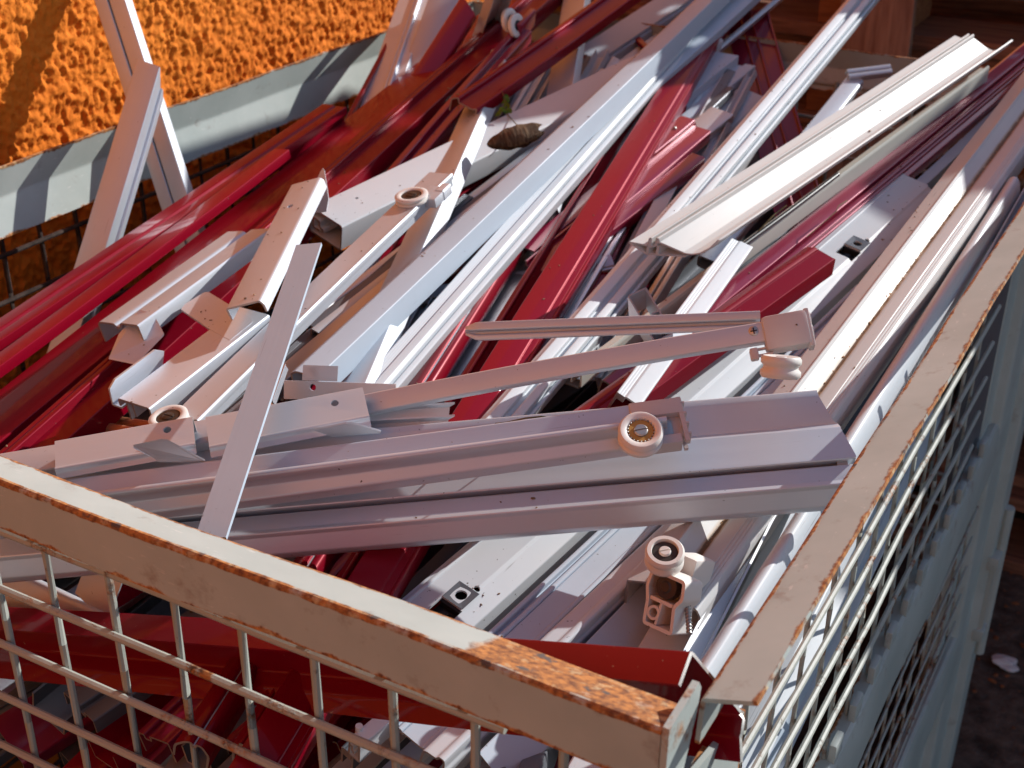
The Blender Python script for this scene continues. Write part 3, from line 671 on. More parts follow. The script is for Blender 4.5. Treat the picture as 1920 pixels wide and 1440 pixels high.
bar('red_low', 'red_profile', 'profile', 'wide dark red profile in the shaded gap right of the broad red bar', 'burgundy_lacquer', (1020, 640), (1245, 300), (1205, 372), (.3, -.2, .9), P_chan, 14, k=-.9, ext=(.25, .0))
bar('grey_low', 'aluminium_profile', 'profile', 'grey curved channel deep beside the ribbed white profile', 'dark_aluminium', (1085, 520), (1300, 330), (1290, 390), (.2, -.4, .9), P_up, 8, k=-2.0, ext=(.2, .1))
bar('plate_red', 'ribbed_sheet', 'profile', 'wide ribbed red panel standing on end against the far rail', 'burgundy_lacquer', (1440, 345, 'Y', 1.44), (1362, 48, 'Y', 1.66), (1436, 20), (.32, -.75, .55), P_poly([(0, .006), (0, 0), (.36, 0), (.37, .004), (.40, .004), (.41, 0), (.60, 0), (.61, .004), (.64, .004), (.65, 0), (1, 0), (1, .008)]), 10, ext=(.25, .02), th=1.8)
bar('tilt_tube', 'square_tube', 'tube', 'silver grey flat tube end tilted against the far rail', S_, (1500, 250), (1590, 141), (1625, 143), (.15, -.55, .85), P_box, 12, k=-.6, kB=0, r=3, ext=(.25, 0))
bar('tilt_cap', 'aluminium_strip', 'strip', 'short silver strip lying across the tilted tube end', S_, (1588, 131), (1669, 121), (1667, 136), (0, -.75, .65), P_groove(.4, .6, .003), 8, k=.4, cutmat='cream_plastic')
bar('ribbed_white', 'white_profile', 'profile', 'long white profile with grey grooves rising to the pallets at the far end', W_, (905, 782), (1600, -15), (1480, 195), (.42, -.1, .9), P_poly([(0, -.018), (0, .0), (.10, .003), (.14, .006), (.40, .006), (.43, 0), (.60, 0), (.63, .006), (.82, .006), (.85, -.001), (.93, -.003), (.95, .001), (1, .001), (1, -.018)]), 18, k=.9, kB=1.8, ext=(.1, .2))

# ------------------------------------------------------------------ pile, right half
bar('board', 'white_board', 'profile', 'broad white board profile with two keyhole cut-outs', W_, (728, 1146), (1687, 327), (1340, 750), (.18, .05, .98), P_poly([(0, -.02), (0, 0), (.06, 0), (.065, .0012), (.10, .0012), (.105, 0), (.66, 0), (.70, -.0015), (1, -.006), (1, -.026)]), 22, k=-.4, ext=(.02, 0), jag=(.2, 2.0), xs=40)
def keyhole(key, c, ang=0):
    o, M, wd, L, sg, nn = BARS[key]; p = local(key, c)
    cut(o, [box_cut(p.x - .017, p.x + .001, p.y - .0085, p.y + .0085, -.012, .006), cyl_cut(p.x + .010, p.y, 0, .0042, .012, 20), cyl_cut(p.x + .0215, p.y - .004, 0, .0022, .012)])
    bm = bmesh.new(); box(bm, p.x - .0165, p.x + .0175, p.y - .0095, p.y + .0095, -.0095, -.0062)
    box(bm, p.x - .0012, p.x + .0012, p.y - .0085, p.y + .0085, -.007, -.001)
    box(bm, p.x - .012, p.x - .004, p.y - .002, p.y + .003, -.0065, -.004)
    part(key, bm, 'lock_insert', ('black_plastic',), smooth=False)
    bm = bmesh.new(); r = bmesh.ops.create_grid(bm, x_segments=1, y_segments=1, size=1, matrix=Matrix.Translation((p.x + .0095, p.y, .0004)) @ Matrix.Diagonal((.0085, .0085, 1, 1)))
    bmesh.ops.inset_individual(bm, faces=bm.faces[:], thickness=.003); fs = [f for f in bm.faces if f.calc_center_median().xy == f.calc_center_median().xy]
    bm.free()
    bm = bmesh.new()   # square dark plate with its round hole, a ring of faces
    n = 32; inn, out = [], []
    for i in range(n):
        a = 2 * math.pi * i / n; c_, s_ = math.cos(a), math.sin(a); m = max(abs(c_), abs(s_))
        inn.append(bm.verts.new((p.x + .0098 + .0040 * c_, p.y + .0040 * s_, .0008))); out.append(bm.verts.new((p.x + .0098 + .0088 * c_ / m, p.y + .0088 * s_ / m, .0013)))
    for i in range(n): bm.faces.new((inn[i], inn[(i + 1) % n], out[(i + 1) % n], out[i]))
    part(key, bm, 'lock_plate', ('dark_aluminium',), smooth=False)
keyhole('board', (1598, 466)); keyhole('board', (846, 1134))
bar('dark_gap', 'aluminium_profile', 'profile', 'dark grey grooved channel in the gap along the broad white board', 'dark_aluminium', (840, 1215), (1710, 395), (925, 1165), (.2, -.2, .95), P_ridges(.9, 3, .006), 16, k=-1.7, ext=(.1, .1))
bar('worn', 'white_profile', 'profile', 'worn grey white grooved profile with a broken hole in its face', 'sky_tint_grey', (895, 1204), (1500, 636), (1098, 1110), (.25, -.05, .96), P_poly([(0, -.02), (0, .001), (.06, .001), (.07, -.004), (.22, -.004), (.23, .001), (.30, .001), (.31, -.002), (.36, -.002), (.37, 0), (.92, 0), (.94, .001), (1, .001), (1, -.02)]), 18, k=-.3, holes=[(1062, 1096, 2.2), (1050, 1098, 4.5), (1018, 1120, 7)], ext=(.08, .1))
bar('smooth1', 'white_profile', 'profile', 'smooth white profile with a rounded edge in front of the worn grooved one', W_, (1000, 1212), (1300, 930), (1172, 1118), (.35, -.1, .93), P_poly([(0, -.02), (0, -.002), (.55, .001), (.62, .005), (.80, .006), (.86, .002), (.88, -.002), (1, -.004), (1, -.03)]), 18, k=-.2, ext=(.1, .15), r=3)
bar('smooth2', 'white_profile', 'profile', 'bluish white smooth profile partly hidden under the roller carriage', 'sky_tint_grey', (1085, 1216), (1290, 1000), (1188, 1212), (.35, -.2, .92), P_poly([(0, -.02), (0, 0), (1, -.01), (1, -.03)]), 18, k=-.5, ext=(.1, .2))
bar('white_under', 'white_profile', 'profile', 'sunlit white box end below the roller carriage', W_, (1186, 1232), (1300, 1040), (1285, 1225), (.15, -.25, .95), P_chan, 16, k=-.7, ext=(.12, .1), r=2)
bar('blue_deep', 'aluminium_profile', 'profile', 'blue grey bar in shade between the burgundy profile and the rust streaked one', 'sky_tint_grey', (1560, 478), (1852, 214), (1725, 352), (.1, -.3, .95), P_box, 14, k=-1.0, ext=(.1, .1))
bar('rusty_big', 'white_profile', 'profile', 'wide white profile with a line of brown rust and dirt in its fold', 'white_stained', (1178, 1085), (1850, 223), (1680, 625), (.12, -.05, .99), P_poly([(0, -.028), (0, -.002), (.25, .004), (.27, .006), (.30, .004), (.45, -.0015), (.52, -.004), (.56, -.004), (.63, -.002), (.80, .001), (.805, -.0012), (.815, -.0012), (.82, .001), (.85, .001), (.855, -.0012), (.865, -.0012), (.87, .001), (.89, .001), (.895, -.0012), (.905, -.0012), (.91, .001), (.95, 0), (1, -.004), (1, -.03)]), 28, k=.6, ext=(.0, .2), r=.6, bow=(.00001, 0))
bar('thin_u', 'aluminium_profile', 'profile', 'narrow silver U profile wedged below the rust streaked one', 'mill_aluminium', (1268, 1252), (1420, 960), (1318, 1235), (.35, -.15, .93), P_up, 9, k=-.4, ext=(.1, .1))
bar('thin_u2', 'white_profile', 'profile', 'cream strip between the silver U profile and the round white one', 'cream_plastic', (1322, 1240), (1440, 1000), (1345, 1240), (.5, -.1, .85), P_chan, 12, k=-1.8, ext=(.1, .1))
bar('round_white', 'white_profile', 'profile', 'white profile with a rounded back lying closest to the side rail', W_, (1236, 1352), (1886, 338), (1640, 800), (.10, -.15, .98), P_poly([(0, -.022), (0, -.010), (.12, -.003), (.14, .001), (.30, .005), (.5, .006), (.72, .002), (.90, -.008), (1, -.022)]), 20, k=.0, ext=(.1, 0), r=4, jag=(0, .3))
bar('thin_side', 'aluminium_profile', 'profile', 'pale blue strip squeezed between the round white profile and the side rail', 'sky_tint_grey', (1640, 866), (1912, 372), (1850, 510), (.3, .0, .95), P_up, 10, k=-.7, ext=(.15, .1), r=2)
bar('thin_side2', 'aluminium_profile', 'profile', 'dark thin angle deep beside the side rail', 'mill_aluminium', (1560, 985), (1790, 600), (1580, 990), (.2, -.2, .95), P_ang, 9, k=-2.2, ext=(.1, .2))
bar('grey_green', 'plastic_profile', 'profile', 'dull grey green plastic profile with a jagged hole and a black rod', 'grey_green_plastic', (1215, 588), (1838, 128), (1508, 390), (.05, -.30, .95), P_poly([(0, -.012), (0, 0), (.80, 0), (.82, .004), (.90, .005), (1, .003), (1, -.012)]), 12, k=.9, holes=[(1571, 325, 2.8), (1562, 331, 2.2)], ext=(.1, 0), cutmat='grey_green_plastic')
def rod_thing(name, cat, label, mat, pts, r, k=0):
    bm = bmesh.new(); P = [pix(p[:2], p[2] if len(p) > 2 else k) for p in pts]; o0 = P[0].copy()
    tube_path(bm, [p - o0 for p in P], r, 8); o = finish(bm, name, (mat,), Matrix.Translation(o0), sharp=60); tag(o, label, cat); return o
rod_thing('plastic_rod', 'rod', 'thin black plastic rod lying along the grey green profile', 'black_plastic', [(1390, 462, 1.6), (1480, 396, 1.55), (1571, 327, 1.3)], .0022)
bar('burgundy', 'burgundy_profile', 'profile', 'long burgundy grooved profile with a pale sheen pointing up to the pallets', 'burgundy_lacquer', (1262, 606), (1940, 62), (1690, 330), (.32, .15, .93), P_poly([(0, -.016), (0, -.001), (.08, .001), (.48, .001), (.51, -.005), (.60, -.005), (.62, .0005), (.74, .0005), (.76, -.003), (.82, -.003), (.84, -.006), (1, -.007), (1, -.02)]), 16, k=.2, ext=(.1, .2))
bar('red_short', 'red_profile', 'profile', 'red profile with a raw jagged end lying on the broad white board', R_, (1040, 800), (1512, 464), (1532, 508), (-.05, -.50, .86), P_poly([(0, -.012), (0, .000), (.28, .003), (.36, .002), (.40, .0), (1, -.001), (1, -.016)]), 16, k=1.2, ext=(.1, 0), jag=(0, 2.2), cutmat='brass', xs=20)
bar('white_mid', 'white_profile', 'profile', 'white profile with dark flutes along one edge, pointing up under the cream one', W_, (1158, 737), (1372, 448), (1262, 672), (.45, -.15, .88), P_ridges(.40, 3, .0042, after=[(.42, .001), (.95, .001)]), 18, k=2.0, r=.15, jag=(0, 0), end1=(.25, 0))
bar('upright_tube', 'square_tube', 'tube', 'short grey square tube standing upright with its ribbed open end showing', S_, (1180, 590, 'Y', .880), (1178, 555, 'Y', .862), (1226, 571), (-.45, -.85, .1), lambda w, t: [([(0, 0), (w, 0), (w, -t), (0, -t)], True), ([(w * .5, -t * .98), (w * .5, -t * .6), (w * .85, -t * .6), (w * .85, -t * .3), (w * .6, -t * .3)], False)], 15, ext=(.0, 0), th=1.2, jag=(0, 0))
bar('cream_big', 'cream_profile', 'profile', 'broad cream white plastic profile with a curved lip, its rough sawn end facing the camera', 'cream_plastic', (1180, 452), (1790, 66), (1640, 255), (.10, -.30, .95), P_poly([(0, -.001), (.20, -.004), (.215, -.0045), (.225, .003), (.235, .003), (.24, -.005), (.30, -.005), (.305, .003), (.315, .003), (.33, -.001), (.62, -.011), (.72, -.0125), (.82, -.011), (.92, -.006), (1.0, .003)], extra=[[(.22, -.0045), (.22, -.013), (.33, -.013), (.33, -.0045)], [(.0, -.002), (.22, -.013)], [(.33, -.0135), (.66, -.0145)]]), 16, k=2.9, kB=2.6, ext=(0, 0), th=1.5, r=.6, jag=(.7, .4), cutmat='grey_plastic', end0=(1.0, 0), end1=(.52, 0))

# ------------------------------------------------------------------ front group of silver sliding door parts
bar('big_plate', 'aluminium_profile', 'profile', 'widest silver profile lying across the front, with a dark slot along it', S_, (60, 862), (1531, 733), (1560, 951), (-.12, -.78, .60), P_poly([(0, -.006), (0, 0), (.05, .0005), (.28, -.0015), (.30, -.002), (.34, .002), (.60, .008), (.628, .009), (.638, -.008), (.672, -.008), (.682, .007), (.81, .009), (.84, .011), (.86, .0085), (.985, .002), (1, -.002), (.98, -.012)], extra=[[(.60, .0065), (.60, -.010), (.72, -.010), (.72, .006)]]), 10, k=3.6, ext=(.12, 0), th=1.6, r=.7, end1=lambda u: float(np.interp(u / .0667, [0, .28, .36, .60, .64, .70, .84, .98, 1], [0, .003, .011, .0125, .016, .017, .015, .010, .004])), jag=(0, .3))
o, M, wd, L, sg, nn = BARS['big_plate']
bm = bmesh.new(); lathe(bm, [(.0042, -.004), (.0066, -.004), (.0066, .003), (.0042, .003), (.0042, -.004)], 28, Matrix.Translation((L + .008, sg * wd * .655, -.001)) @ Matrix.Rotation(math.radians(90), 4, 'Y'))
part('big_plate', bm, 'screw_boss', ('cut_metal',))
bar('roller_rail', 'aluminium_profile', 'profile', 'silver rail with a white roller at its end, lying on the widest profile', S_, (84, 902), (1240, 752), (850, 868), (-.15, -.62, .77), P_poly([(0, -.010), (0, 0), (.50, -.004), (.52, .001), (.58, .0045), (.66, .0045), (.70, .001), (.71, -.006), (1, -.010), (1, -.018)]), 14, k=4.3, kB=4.6, ext=(.05, 0), r=1.5, jag=(0, 0))
o, M, wd, L, sg, nn = BARS['roller_rail']
bm = bmesh.new()
box(bm, L - .022, L + .013, sg * (-.001), sg * wd * .42, -.012, .0015, bev=.0015)
box(bm, L - .004, L + .010, sg * wd * .40, sg * wd * 1.00, -.014, -.004, bev=.001)
box(bm, L - .020, L + .008, sg * wd * .98, sg * wd * 1.24, -.012, .0, bev=.001)
for k_ in range(4): box(bm, L + .0095, L + .0145, sg * wd * (.1 + .3 * k_), sg * wd * (.16 + .3 * k_), -.012, .001, bev=.0005)
box(bm, L + .0095, L + .0120, sg * -.001, sg * wd * 1.24, -.012, -.009); box(bm, L + .0095, L + .0125, sg * -.001, sg * wd * 1.24, -.002, .001)
part('roller_rail', bm, 'end_block', ('grey_plastic',))
bm = bmesh.new(); box(bm, L - .004, L + .004, sg * wd * .45, sg * wd * .95, -.010, -.002, bev=.002); part('roller_rail', bm, 'spring_clip', ('zinc',))
c = ray_plane((1201, 815), M.translation + nn * .006, nn)
roller(o, frame_at(c, nn, M.to_3x3() @ Vector((1, .08, 0))), .0145, .013, hub='brass', hubf=.60)
bm = bmesh.new()
for k_ in range(22):
    a_ = 2 * math.pi * k_ / 22; bmesh.ops.create_uvsphere(bm, u_segments=8, v_segments=6, radius=.0007, matrix=M.inverted() @ frame_at(c, nn) @ Matrix.Translation((.0084 * math.cos(a_), .0084 * math.sin(a_), .0050)))
part('roller_rail', bm, 'ball_ring', ('zinc',))
# brackets with a bent tab
def bracket(key, label, A, B, Q, k, tabx, hole, n=(-.15, -.62, .77)):
    bar(key, 'bracket_profile', 'bracket', label, S_, A, B, Q, n, P_poly([(0, -.016), (0, 0), (.80, 0), (.82, .002), (.85, .002), (.87, -.001), (1, -.003)]), 14, k=k, r=1.4, holes=[hole + (2.6,)], jag=(0, 0))
    o, M, wd, L, sg, nn = BARS[key]
    bm = bmesh.new()
    top = [bm.verts.new(local(key, p, z)) for p, z in tabx]; bot = [bm.verts.new(v.co + Vector((0, sg * .0005, -.0014))) for v in top]
    bm.faces.new(top); bm.faces.new(bot); m_ = len(top)
    for i in range(m_): bm.faces.new((top[i], top[(i + 1) % m_], bot[(i + 1) % m_], bot[i]))
    part(key, bm, 'bent_tab', (S_,), smooth=False)
bracket('bracket_a', 'silver bracket with bent tab and drilled hole, glowing orange, nearest the front rail', (103, 828), (361, 782), (357, 848), 5.0, [((296, 863), -.002), ((288, 856), .001), ((250, 837), .015), ((250, 834), .016), ((303, 823), .018), ((314, 824), .017), ((384, 861), -.001), ((383, 864), -.003)], (314, 807))
bracket('bracket_b', 'silver bracket with a drilled hole and bent tab, gripping the long flat arm', (385, 783), (680, 727), (686, 797), 5.0, [((622, 816), -.002), ((614, 812), .001), ((590, 805), .006), ((590, 803), .007), ((648, 791), .013), ((660, 791), .012), ((714, 806), .001), ((712, 809), -.001)], (628, 757))
bar('inner_flat', 'aluminium_strip', 'strip', 'flat silver bar passing through the bracket nearest the front rail corner', S_, (-20, 856), (398, 786), (393, 828), (-.15, -.62, .77), P_box, 8, k=4.3, ext=(.03, .0))
bar('strut', 'roller_strut', 'strut', 'long flat silver arm ending in a plastic roller head', S_, (676, 743), (1430, 605), (1429, 640), (-.08, -.86, .50), P_box, 9, k=4.4, kB=6.4, ext=(.012, 0), r=1.0)
o, M, wd, L, sg, nn = BARS['strut']
bm = bmesh.new(); cw = wd
box(bm, L - .001, L + .029, sg * (-cw * .30), sg * cw * 1.62, -.014, .004, bev=.0035)
box(bm, L + .027, L + .0305, sg * (-cw * .34), sg * cw * 1.75, -.0135, .0025, bev=.001)
for q_ in (.05, .75): lathe(bm, [(.0025, 0), (.0045, 0), (.0045, .0025), (.0025, .0025)], 18, Matrix.Translation((L + .029, sg * cw * (q_ + .1), -.005)) @ Matrix.Rotation(math.radians(90), 4, 'Y'))
part('strut', bm, 'head', ('grey_plastic',))
bm = bmesh.new()
box(bm, L - .012, L - .0065, sg * cw * 1.28, sg * cw * 1.92, -.006, .002, bev=.0012); box(bm, L - .007, L + .003, sg * cw * 1.32, sg * cw * 1.42, -.004, 0); box(bm, L - .007, L + .003, sg * cw * 1.66, sg * cw * 1.78, -.004, 0)
part('strut', bm, 'lever', ('grey_plastic',))
bm = bmesh.new(); sx = local('strut', (1413, 621)); T_ = Matrix.Translation((sx.x, sx.y, 0))
lathe(bm, [(0, .0012), (.0026, .0013), (.0036, .0006), (.0038, .0001)], 24, T_)
part('strut', bm, 'screw', ('zinc',))
bm = bmesh.new(); box(bm, -.0022, .0022, -.0004, .0004, .0008, .0015, T_); box(bm, -.0004, .0004, -.0022, .0022, .0008, .0015, T_); part('strut', bm, 'screw_cross', ('black_plastic',))
ax = Vector((-.13, .34, .92)); c = pix((1464, 688), 5.9)
roller(o, frame_at(c, ax), .0130, .014, hub='grey_plastic', hubf=.5, screw='grey_plastic', tyre='nylon')
bar('hairpin', 'aluminium_strip', 'strip', 'thin silver channel with a crushed tip lying under the roller arm', S_, (872, 606), (1425, 584), (1225, 625), (.05, -.92, .40), P_poly([(0, -.008), (0, .001), (.40, .002), (.46, .001), (.48, -.004), (.70, -.004), (.72, .001), (.78, .002), (1, .002), (1, -.008)]), 8, k=4.6, kB=5.2, th=1.0, jag=(.6, 0), taper=lambda f, u, v: (lambda q: (u * q + (1 - q) * .005, v * q))(min(1, .45 + f * 14)), xs=60)
bar('blue_flat', 'flat_strip', 'strip', 'smooth bluish flat strip leaning over the front rail, lying on top of the silver brackets', 'sky_tint_grey', (366, 1012), (556, 462), (598, 474), (.05, -.52, .85), P_flat, 2, k=5.2, kB=7.2, th=2.4, r=0, jag=(.2, .3), cutmat='brass')  # blue colour stands in for sky reflected by bare aluminium
bar('holed', 'aluminium_profile', 'profile', 'silver channel with one round hole at its top, leaning beside the blue strip', S_, (425, 580), (547, 348), (474, 597), (-.10, -.50, .85), P_poly([(0, -.010), (0, 0), (.93, 0), (1, -.003), (1, -.010)]), 12, k=4.4, kB=4.2, holes=[(545, 388, 2.8)], r=1.2, jag=(0, 0))
def sheet(name, cat, label, mat, pts, o3, n, th=.0015):
    n = Vector(n).normalized(); P = [ray_plane(p, o3, n) for p in pts]; c0 = P[0].copy(); bm = bmesh.new()
    a = [bm.verts.new(p - c0) for p in P]; b = [bm.verts.new(p - c0 - n * th) for p in P]; m = len(a)
    bm.faces.new(a); bm.faces.new(b)
    for i in range(m): bm.faces.new((a[i], a[(i + 1) % m], b[(i + 1) % m], b[i]))
    o = finish(bm, name, (mat,), Matrix.Translation(c0), smooth=False); tag(o, label, cat); return o
sheet('aluminium_offcut', 'offcut', 'pointed silver sheet offcut standing between the holed channel and the white tube', S_, [(576, 402), (578, 372), (601, 321), (605, 315), (608, 319), (616, 372), (612, 396)], pix((595, 380), 3.2), (.25, -.80, .55))
bar('notched', 'aluminium_profile', 'profile', 'notched silver channel with a square corner tab and an open end', S_, (222, 748), (402, 612), (268, 776), (-.02, -.42, .90), P_poly([(0, -.006), (0, 0), (1, 0), (1, -.015)], extra=[[(.25, -.001), (.25, -.016)], [(.45, -.001), (.45, -.012)]]), 16, k=3.4, r=1.6, jag=(0, 0), ext=(0, .03))
o, M, wd, L, sg, nn = BARS['notched']
bm = bmesh.new(); q1 = local('notched', (392, 614)); pts2 = [local('notched', p) for p in ((392, 618), (340, 582), (347, 572), (383, 550), (391, 549), (471, 598), (474, 606), (432, 640))]
tp = [bm.verts.new((p.x, p.y, .0010)) for p in pts2]; bt = [bm.verts.new((p.x, p.y, -.0006)) for p in pts2]
bm.faces.new(tp); bm.faces.new(bt)
for i in range(len(tp)): bm.faces.new((tp[i], tp[(i + 1) % len(tp)], bt[(i + 1) % len(tp)], bt[i]))
part('notched', bm, 'corner_tab', (S_,), smooth=False)
bm = bmesh.new(); pr = [local('notched', p) for p in ((472, 604), (432, 640))]
sweep(bm, [([(0, 0), (0, -.018)], False)], .001, .0016) if False else None
bm.free()
bm = bmesh.new(); fp = [(0.0, -.25, -.008), (.052, -.25, -.008), (.058, -.25, .004), (.050, -.25, .010), (.008, -.25, .010), (.001, -.25, .006)]
a1 = [bm.verts.new((x, sg * wd * u, v)) for x, u, v in fp]; b1 = [bm.verts.new((x, sg * (wd * u - .0016), v)) for x, u, v in fp]
bm.faces.new(a1); bm.faces.new(b1)
for i in range(6): bm.faces.new((a1[i], a1[(i + 1) % 6], b1[(i + 1) % 6], b1[i]))
box(bm, 0, .12, min(sg * wd * -.25, sg * .001), max(sg * wd * -.25, sg * .001), -.0085, -.0070)
part('notched', bm, 'side_fin', (S_,), smooth=False)
bar('curl', 'aluminium_profile', 'profile', 'folded silver profile with a curled end and a bent tab, beside the striped red profile', S_, (183, 604), (422, 436), (252, 618), (-.15, -.50, .85), P_poly([(0, -.018), (0, -.002), (.06, 0), (.40, 0), (.46, -.003), (.54, -.003), (.58, .001), (1, .001), (1, -.012)]), 14, k=3.2, r=1.8, jag=(0, 0), end1=(.2, 0))
o, M, wd, L, sg, nn = BARS['curl']
bm = bmesh.new(); fp = [(-.004, .55, -.006), (.018, .70, .004), (.020, .95, .0), (.012, 1.25, -.012), (-.014, 1.0, -.024), (-.022, .60, -.016)]
a1 = [bm.verts.new((x, sg * wd * u, v)) for x, u, v in fp]; b1 = [bm.verts.new((x - .0012, sg * wd * u, v - .0012)) for x, u, v in fp]
bm.faces.new(a1); bm.faces.new(b1)
for i in range(6): bm.faces.new((a1[i], a1[(i + 1) % 6], b1[(i + 1) % 6], b1[i]))
part('curl', bm, 'bent_tab', (S_,), smooth=False)
bar('silver_roller', 'aluminium_profile', 'profile', 'silver sliding rail with a white ring roller near its top and another at its foot', S_, (322, 782), (806, 324), (550, 617), (-.05, -.42, .90), P_poly([(0, -.010), (0, 0), (.90, 0), (.92, .0008), (.98, .0008), (1, -.0005), (1, -.004), (.93, -.004), (.93, -.011)]), 14, k=3.2, kB=3.4, ext=(0, .0), r=.4, jag=(0, 0))
o, M, wd, L, sg, nn = BARS['silver_roller']
for px, rr in (((772, 370), .0150), ((317, 786), .0140)):
    c = ray_plane(px, M.translation + nn * .004, nn); roller(o, frame_at(c, nn), rr, .007, hub='dark_hub', hubf=.62, screw='dark_hub')
bm = bmesh.new(); e_ = local('silver_roller', (830, 358))
box(bm, e_.x - .022, e_.x + .003, e_.y - sg * .014 if sg > 0 else e_.y - .004, e_.y + .004 if sg > 0 else e_.y + .014, -.006, .003, bev=.001)
part('silver_roller', bm, 'end_block', ('anodised_silver',))
bm = bmesh.new(); sweep(bm, [([(-.004, .003), (.004, .003), (.004, -.006), (-.004, -.006)], True)], .014, .0012)
for v in bm.verts: v.co = Vector((e_.x - .006 + v.co.x, e_.y + v.co.y, v.co.z))
part('silver_roller', bm, 'socket', ('anodised_silver',))
bar('hook', 'aluminium_offcut', 'offcut', 'short silver angle with a hooked tip just behind the blue strip', S_, (500, 758), (524, 690), (537, 698), (.1, -.7, .7), P_poly([(0, -.01), (0, 0), (1, 0), (1.1, .008), (1.3, .008)]), 10, k=4.2, kB=4.9, th=1.4)
bar('flange_hole', 'aluminium_offcut', 'offcut', 'silver flange with a hole and a rounded tab behind the long flat arm', S_, (533, 713), (742, 720), (548, 748), (.1, -.92, .35), P_poly([(0, .0), (1, 0)]), 3, k=3.8, th=1.8, holes=[(587, 726, 2.4)])
o, M, wd, L, sg, nn = BARS['flange_hole']
bm = bmesh.new(); sweep(bm, [([(0, 0), (.012, 0)], False)], .026, .0014)
x_ = local('flange_hole', (563, 712)).x
for v in bm.verts: v.co = Vector((x_ + v.co.x, -sg * v.co.y * .9, -.004 - v.co.y * .2))
part('flange_hole', bm, 'tab', (S_,))
bar('double_fin', 'aluminium_offcut', 'offcut', 'short silver offcut with two thin blades below the long flat arm', S_, (655, 772), (842, 762), (850, 810), (.05, -.8, .6), P_poly([(0, .010), (0, 0), (1, 0), (1, .012)], extra=[[(.5, 0), (.5, .012)]]), 10, k=3.4, th=1.4, jag=(0, .4), end1=(-.15, .5))
bar('tube_low1', 'copper_pipe', 'pipe', 'orange brown pipe end in the dark gap below the striped red profile', 'copper', (150, 782), (262, 802), (150, 800), (0, -.5, .85), P_box, 10, k=1.0, r=5, ext=(0, .1))
bar('tube_low2', 'copper_pipe', 'pipe', 'shorter orange brown pipe end lying behind the first in the dark gap', 'copper', (196, 776), (262, 786), (196, 790), (0, -.5, .85), P_box, 8, k=.6, r=4, ext=(0, .1))
bar('dark_left', 'aluminium_profile', 'profile', 'dark dusty angle along the foot of the dark red profile', 'dark_aluminium', (-30, 822), (172, 702), (172, 722), (0, -.4, .9), P_ang, 12, k=.0, ext=(.1, .1))
bar('plate_dark_red', 'ribbed_sheet', 'profile', 'broad dark red panel with two holes, low beside the wall mesh', R_, (-40, 800), (420, 470), (150, 722), (.05, -.75, .65), P_poly([(0, -.01), (0, 0), (.5, 0), (.52, .001), (.56, 0), (1, 0), (1, -.012)]), 12, k=-.4, ext=(.1, .1), holes=[(96, 781, 2.4), (32, 780, 3.2)])

# ------------------------------------------------------------------ just inside the front mesh
bar('front_red', 'red_profile', 'profile', 'long red scratched channel just inside the front mesh, sawn end at the side rail', R_, (-120, 1131, 'Y', .480), (1299, 1222, 'Y', .478), (1284, 1284), (0, -.22, .97), P_poly([(1, -.001), (0, 0), (.02, -.042), (.55, -.046), (1.0, -.052)]), 40, th=1.8, r=2.2, jag=(.3, .8), cutmat='zinc', end1=(.0, -.30))
bar('lilac_bracket', 'aluminium_offcut', 'bracket', 'pale silver offcut with a square tab seen through the front mesh', S_, (-40, 1040, 'Y', .50), (196, 1150, 'Y', .50), (-20, 1120), (0, -.9, .4), P_poly([(0, -.004), (0, 0), (.12, .001), (1, 0)]), 6, th=1.6, r=1.2)
bm = bmesh.new(); o, M, wd, L, sg, nn = BARS['lilac_bracket']
pts2 = [local('lilac_bracket', p) for p in ((140, 1112), (158, 1062), (230, 1085), (206, 1152), (190, 1160))]
tp = [bm.verts.new((p.x, p.y, -.0004)) for p in pts2]; bt = [bm.verts.new((p.x, p.y, -.0018)) for p in pts2]
bm.faces.new(tp); bm.faces.new(bt)
for i in range(5): bm.faces.new((tp[i], tp[(i + 1) % 5], bt[(i + 1) % 5], bt[i]))
part('lilac_bracket', bm, 'tab', (S_,), smooth=False)
low = [('m1', (60, 1500), (330, 1240), (140, 1500), R_, 'red channel in shade behind the lower front mesh, first from the container corner'), ('m2', (150, 1500), (420, 1230), (205, 1500), 'burgundy_lacquer', 'burgundy channel in shade behind the lower front mesh'),
       ('m3', (270, 1500), (400, 1290), (330, 1500), S_, 'silver channel catching orange light behind the lower front mesh'), ('m4', (345, 1500), (600, 1250), (380, 1500), 'dark_aluminium', 'dark aluminium channel behind the lower front mesh'),
       ('m5', (440, 1500), (640, 1270), (510, 1500), R_, 'red channel with a silver stripe behind the lower front mesh'), ('m6', (560, 1500), (760, 1310), (640, 1500), 'grey_green_plastic', 'grey flat bar behind the lower front mesh'),
       ('m7', (650, 1500), (860, 1300), (700, 1500), 'sky_tint_grey', 'blue grey bar behind the lower front mesh'), ('m8', (900, 1480), (960, 1360), (1000, 1480), 'dark_aluminium', 'torn dark profile end near the corner post')]
for i, (k_, a, b, q, mt, lab) in enumerate(low):
    bar(k_, 'scrap_profile', 'profile', lab, mt, a + ('Y', .475), b + ('Y', .60), q, (.1, -.6, .8), (P_chan, P_groove(.3, .6, .006), P_angl)[i % 3], 14, ext=(.05, .25), jag=(2, 0))
bar('keyhole_low', 'white_profile', 'profile', 'white profile end with a small hole seen through the front mesh', W_, (655, 1385, 'Y', .475), (712, 1338, 'Y', .50), (672, 1402), (0, -.7, .7), P_tubegroove, 14, ext=(0, .02), th=1.4, holes=[(673, 1369, 2.2)])

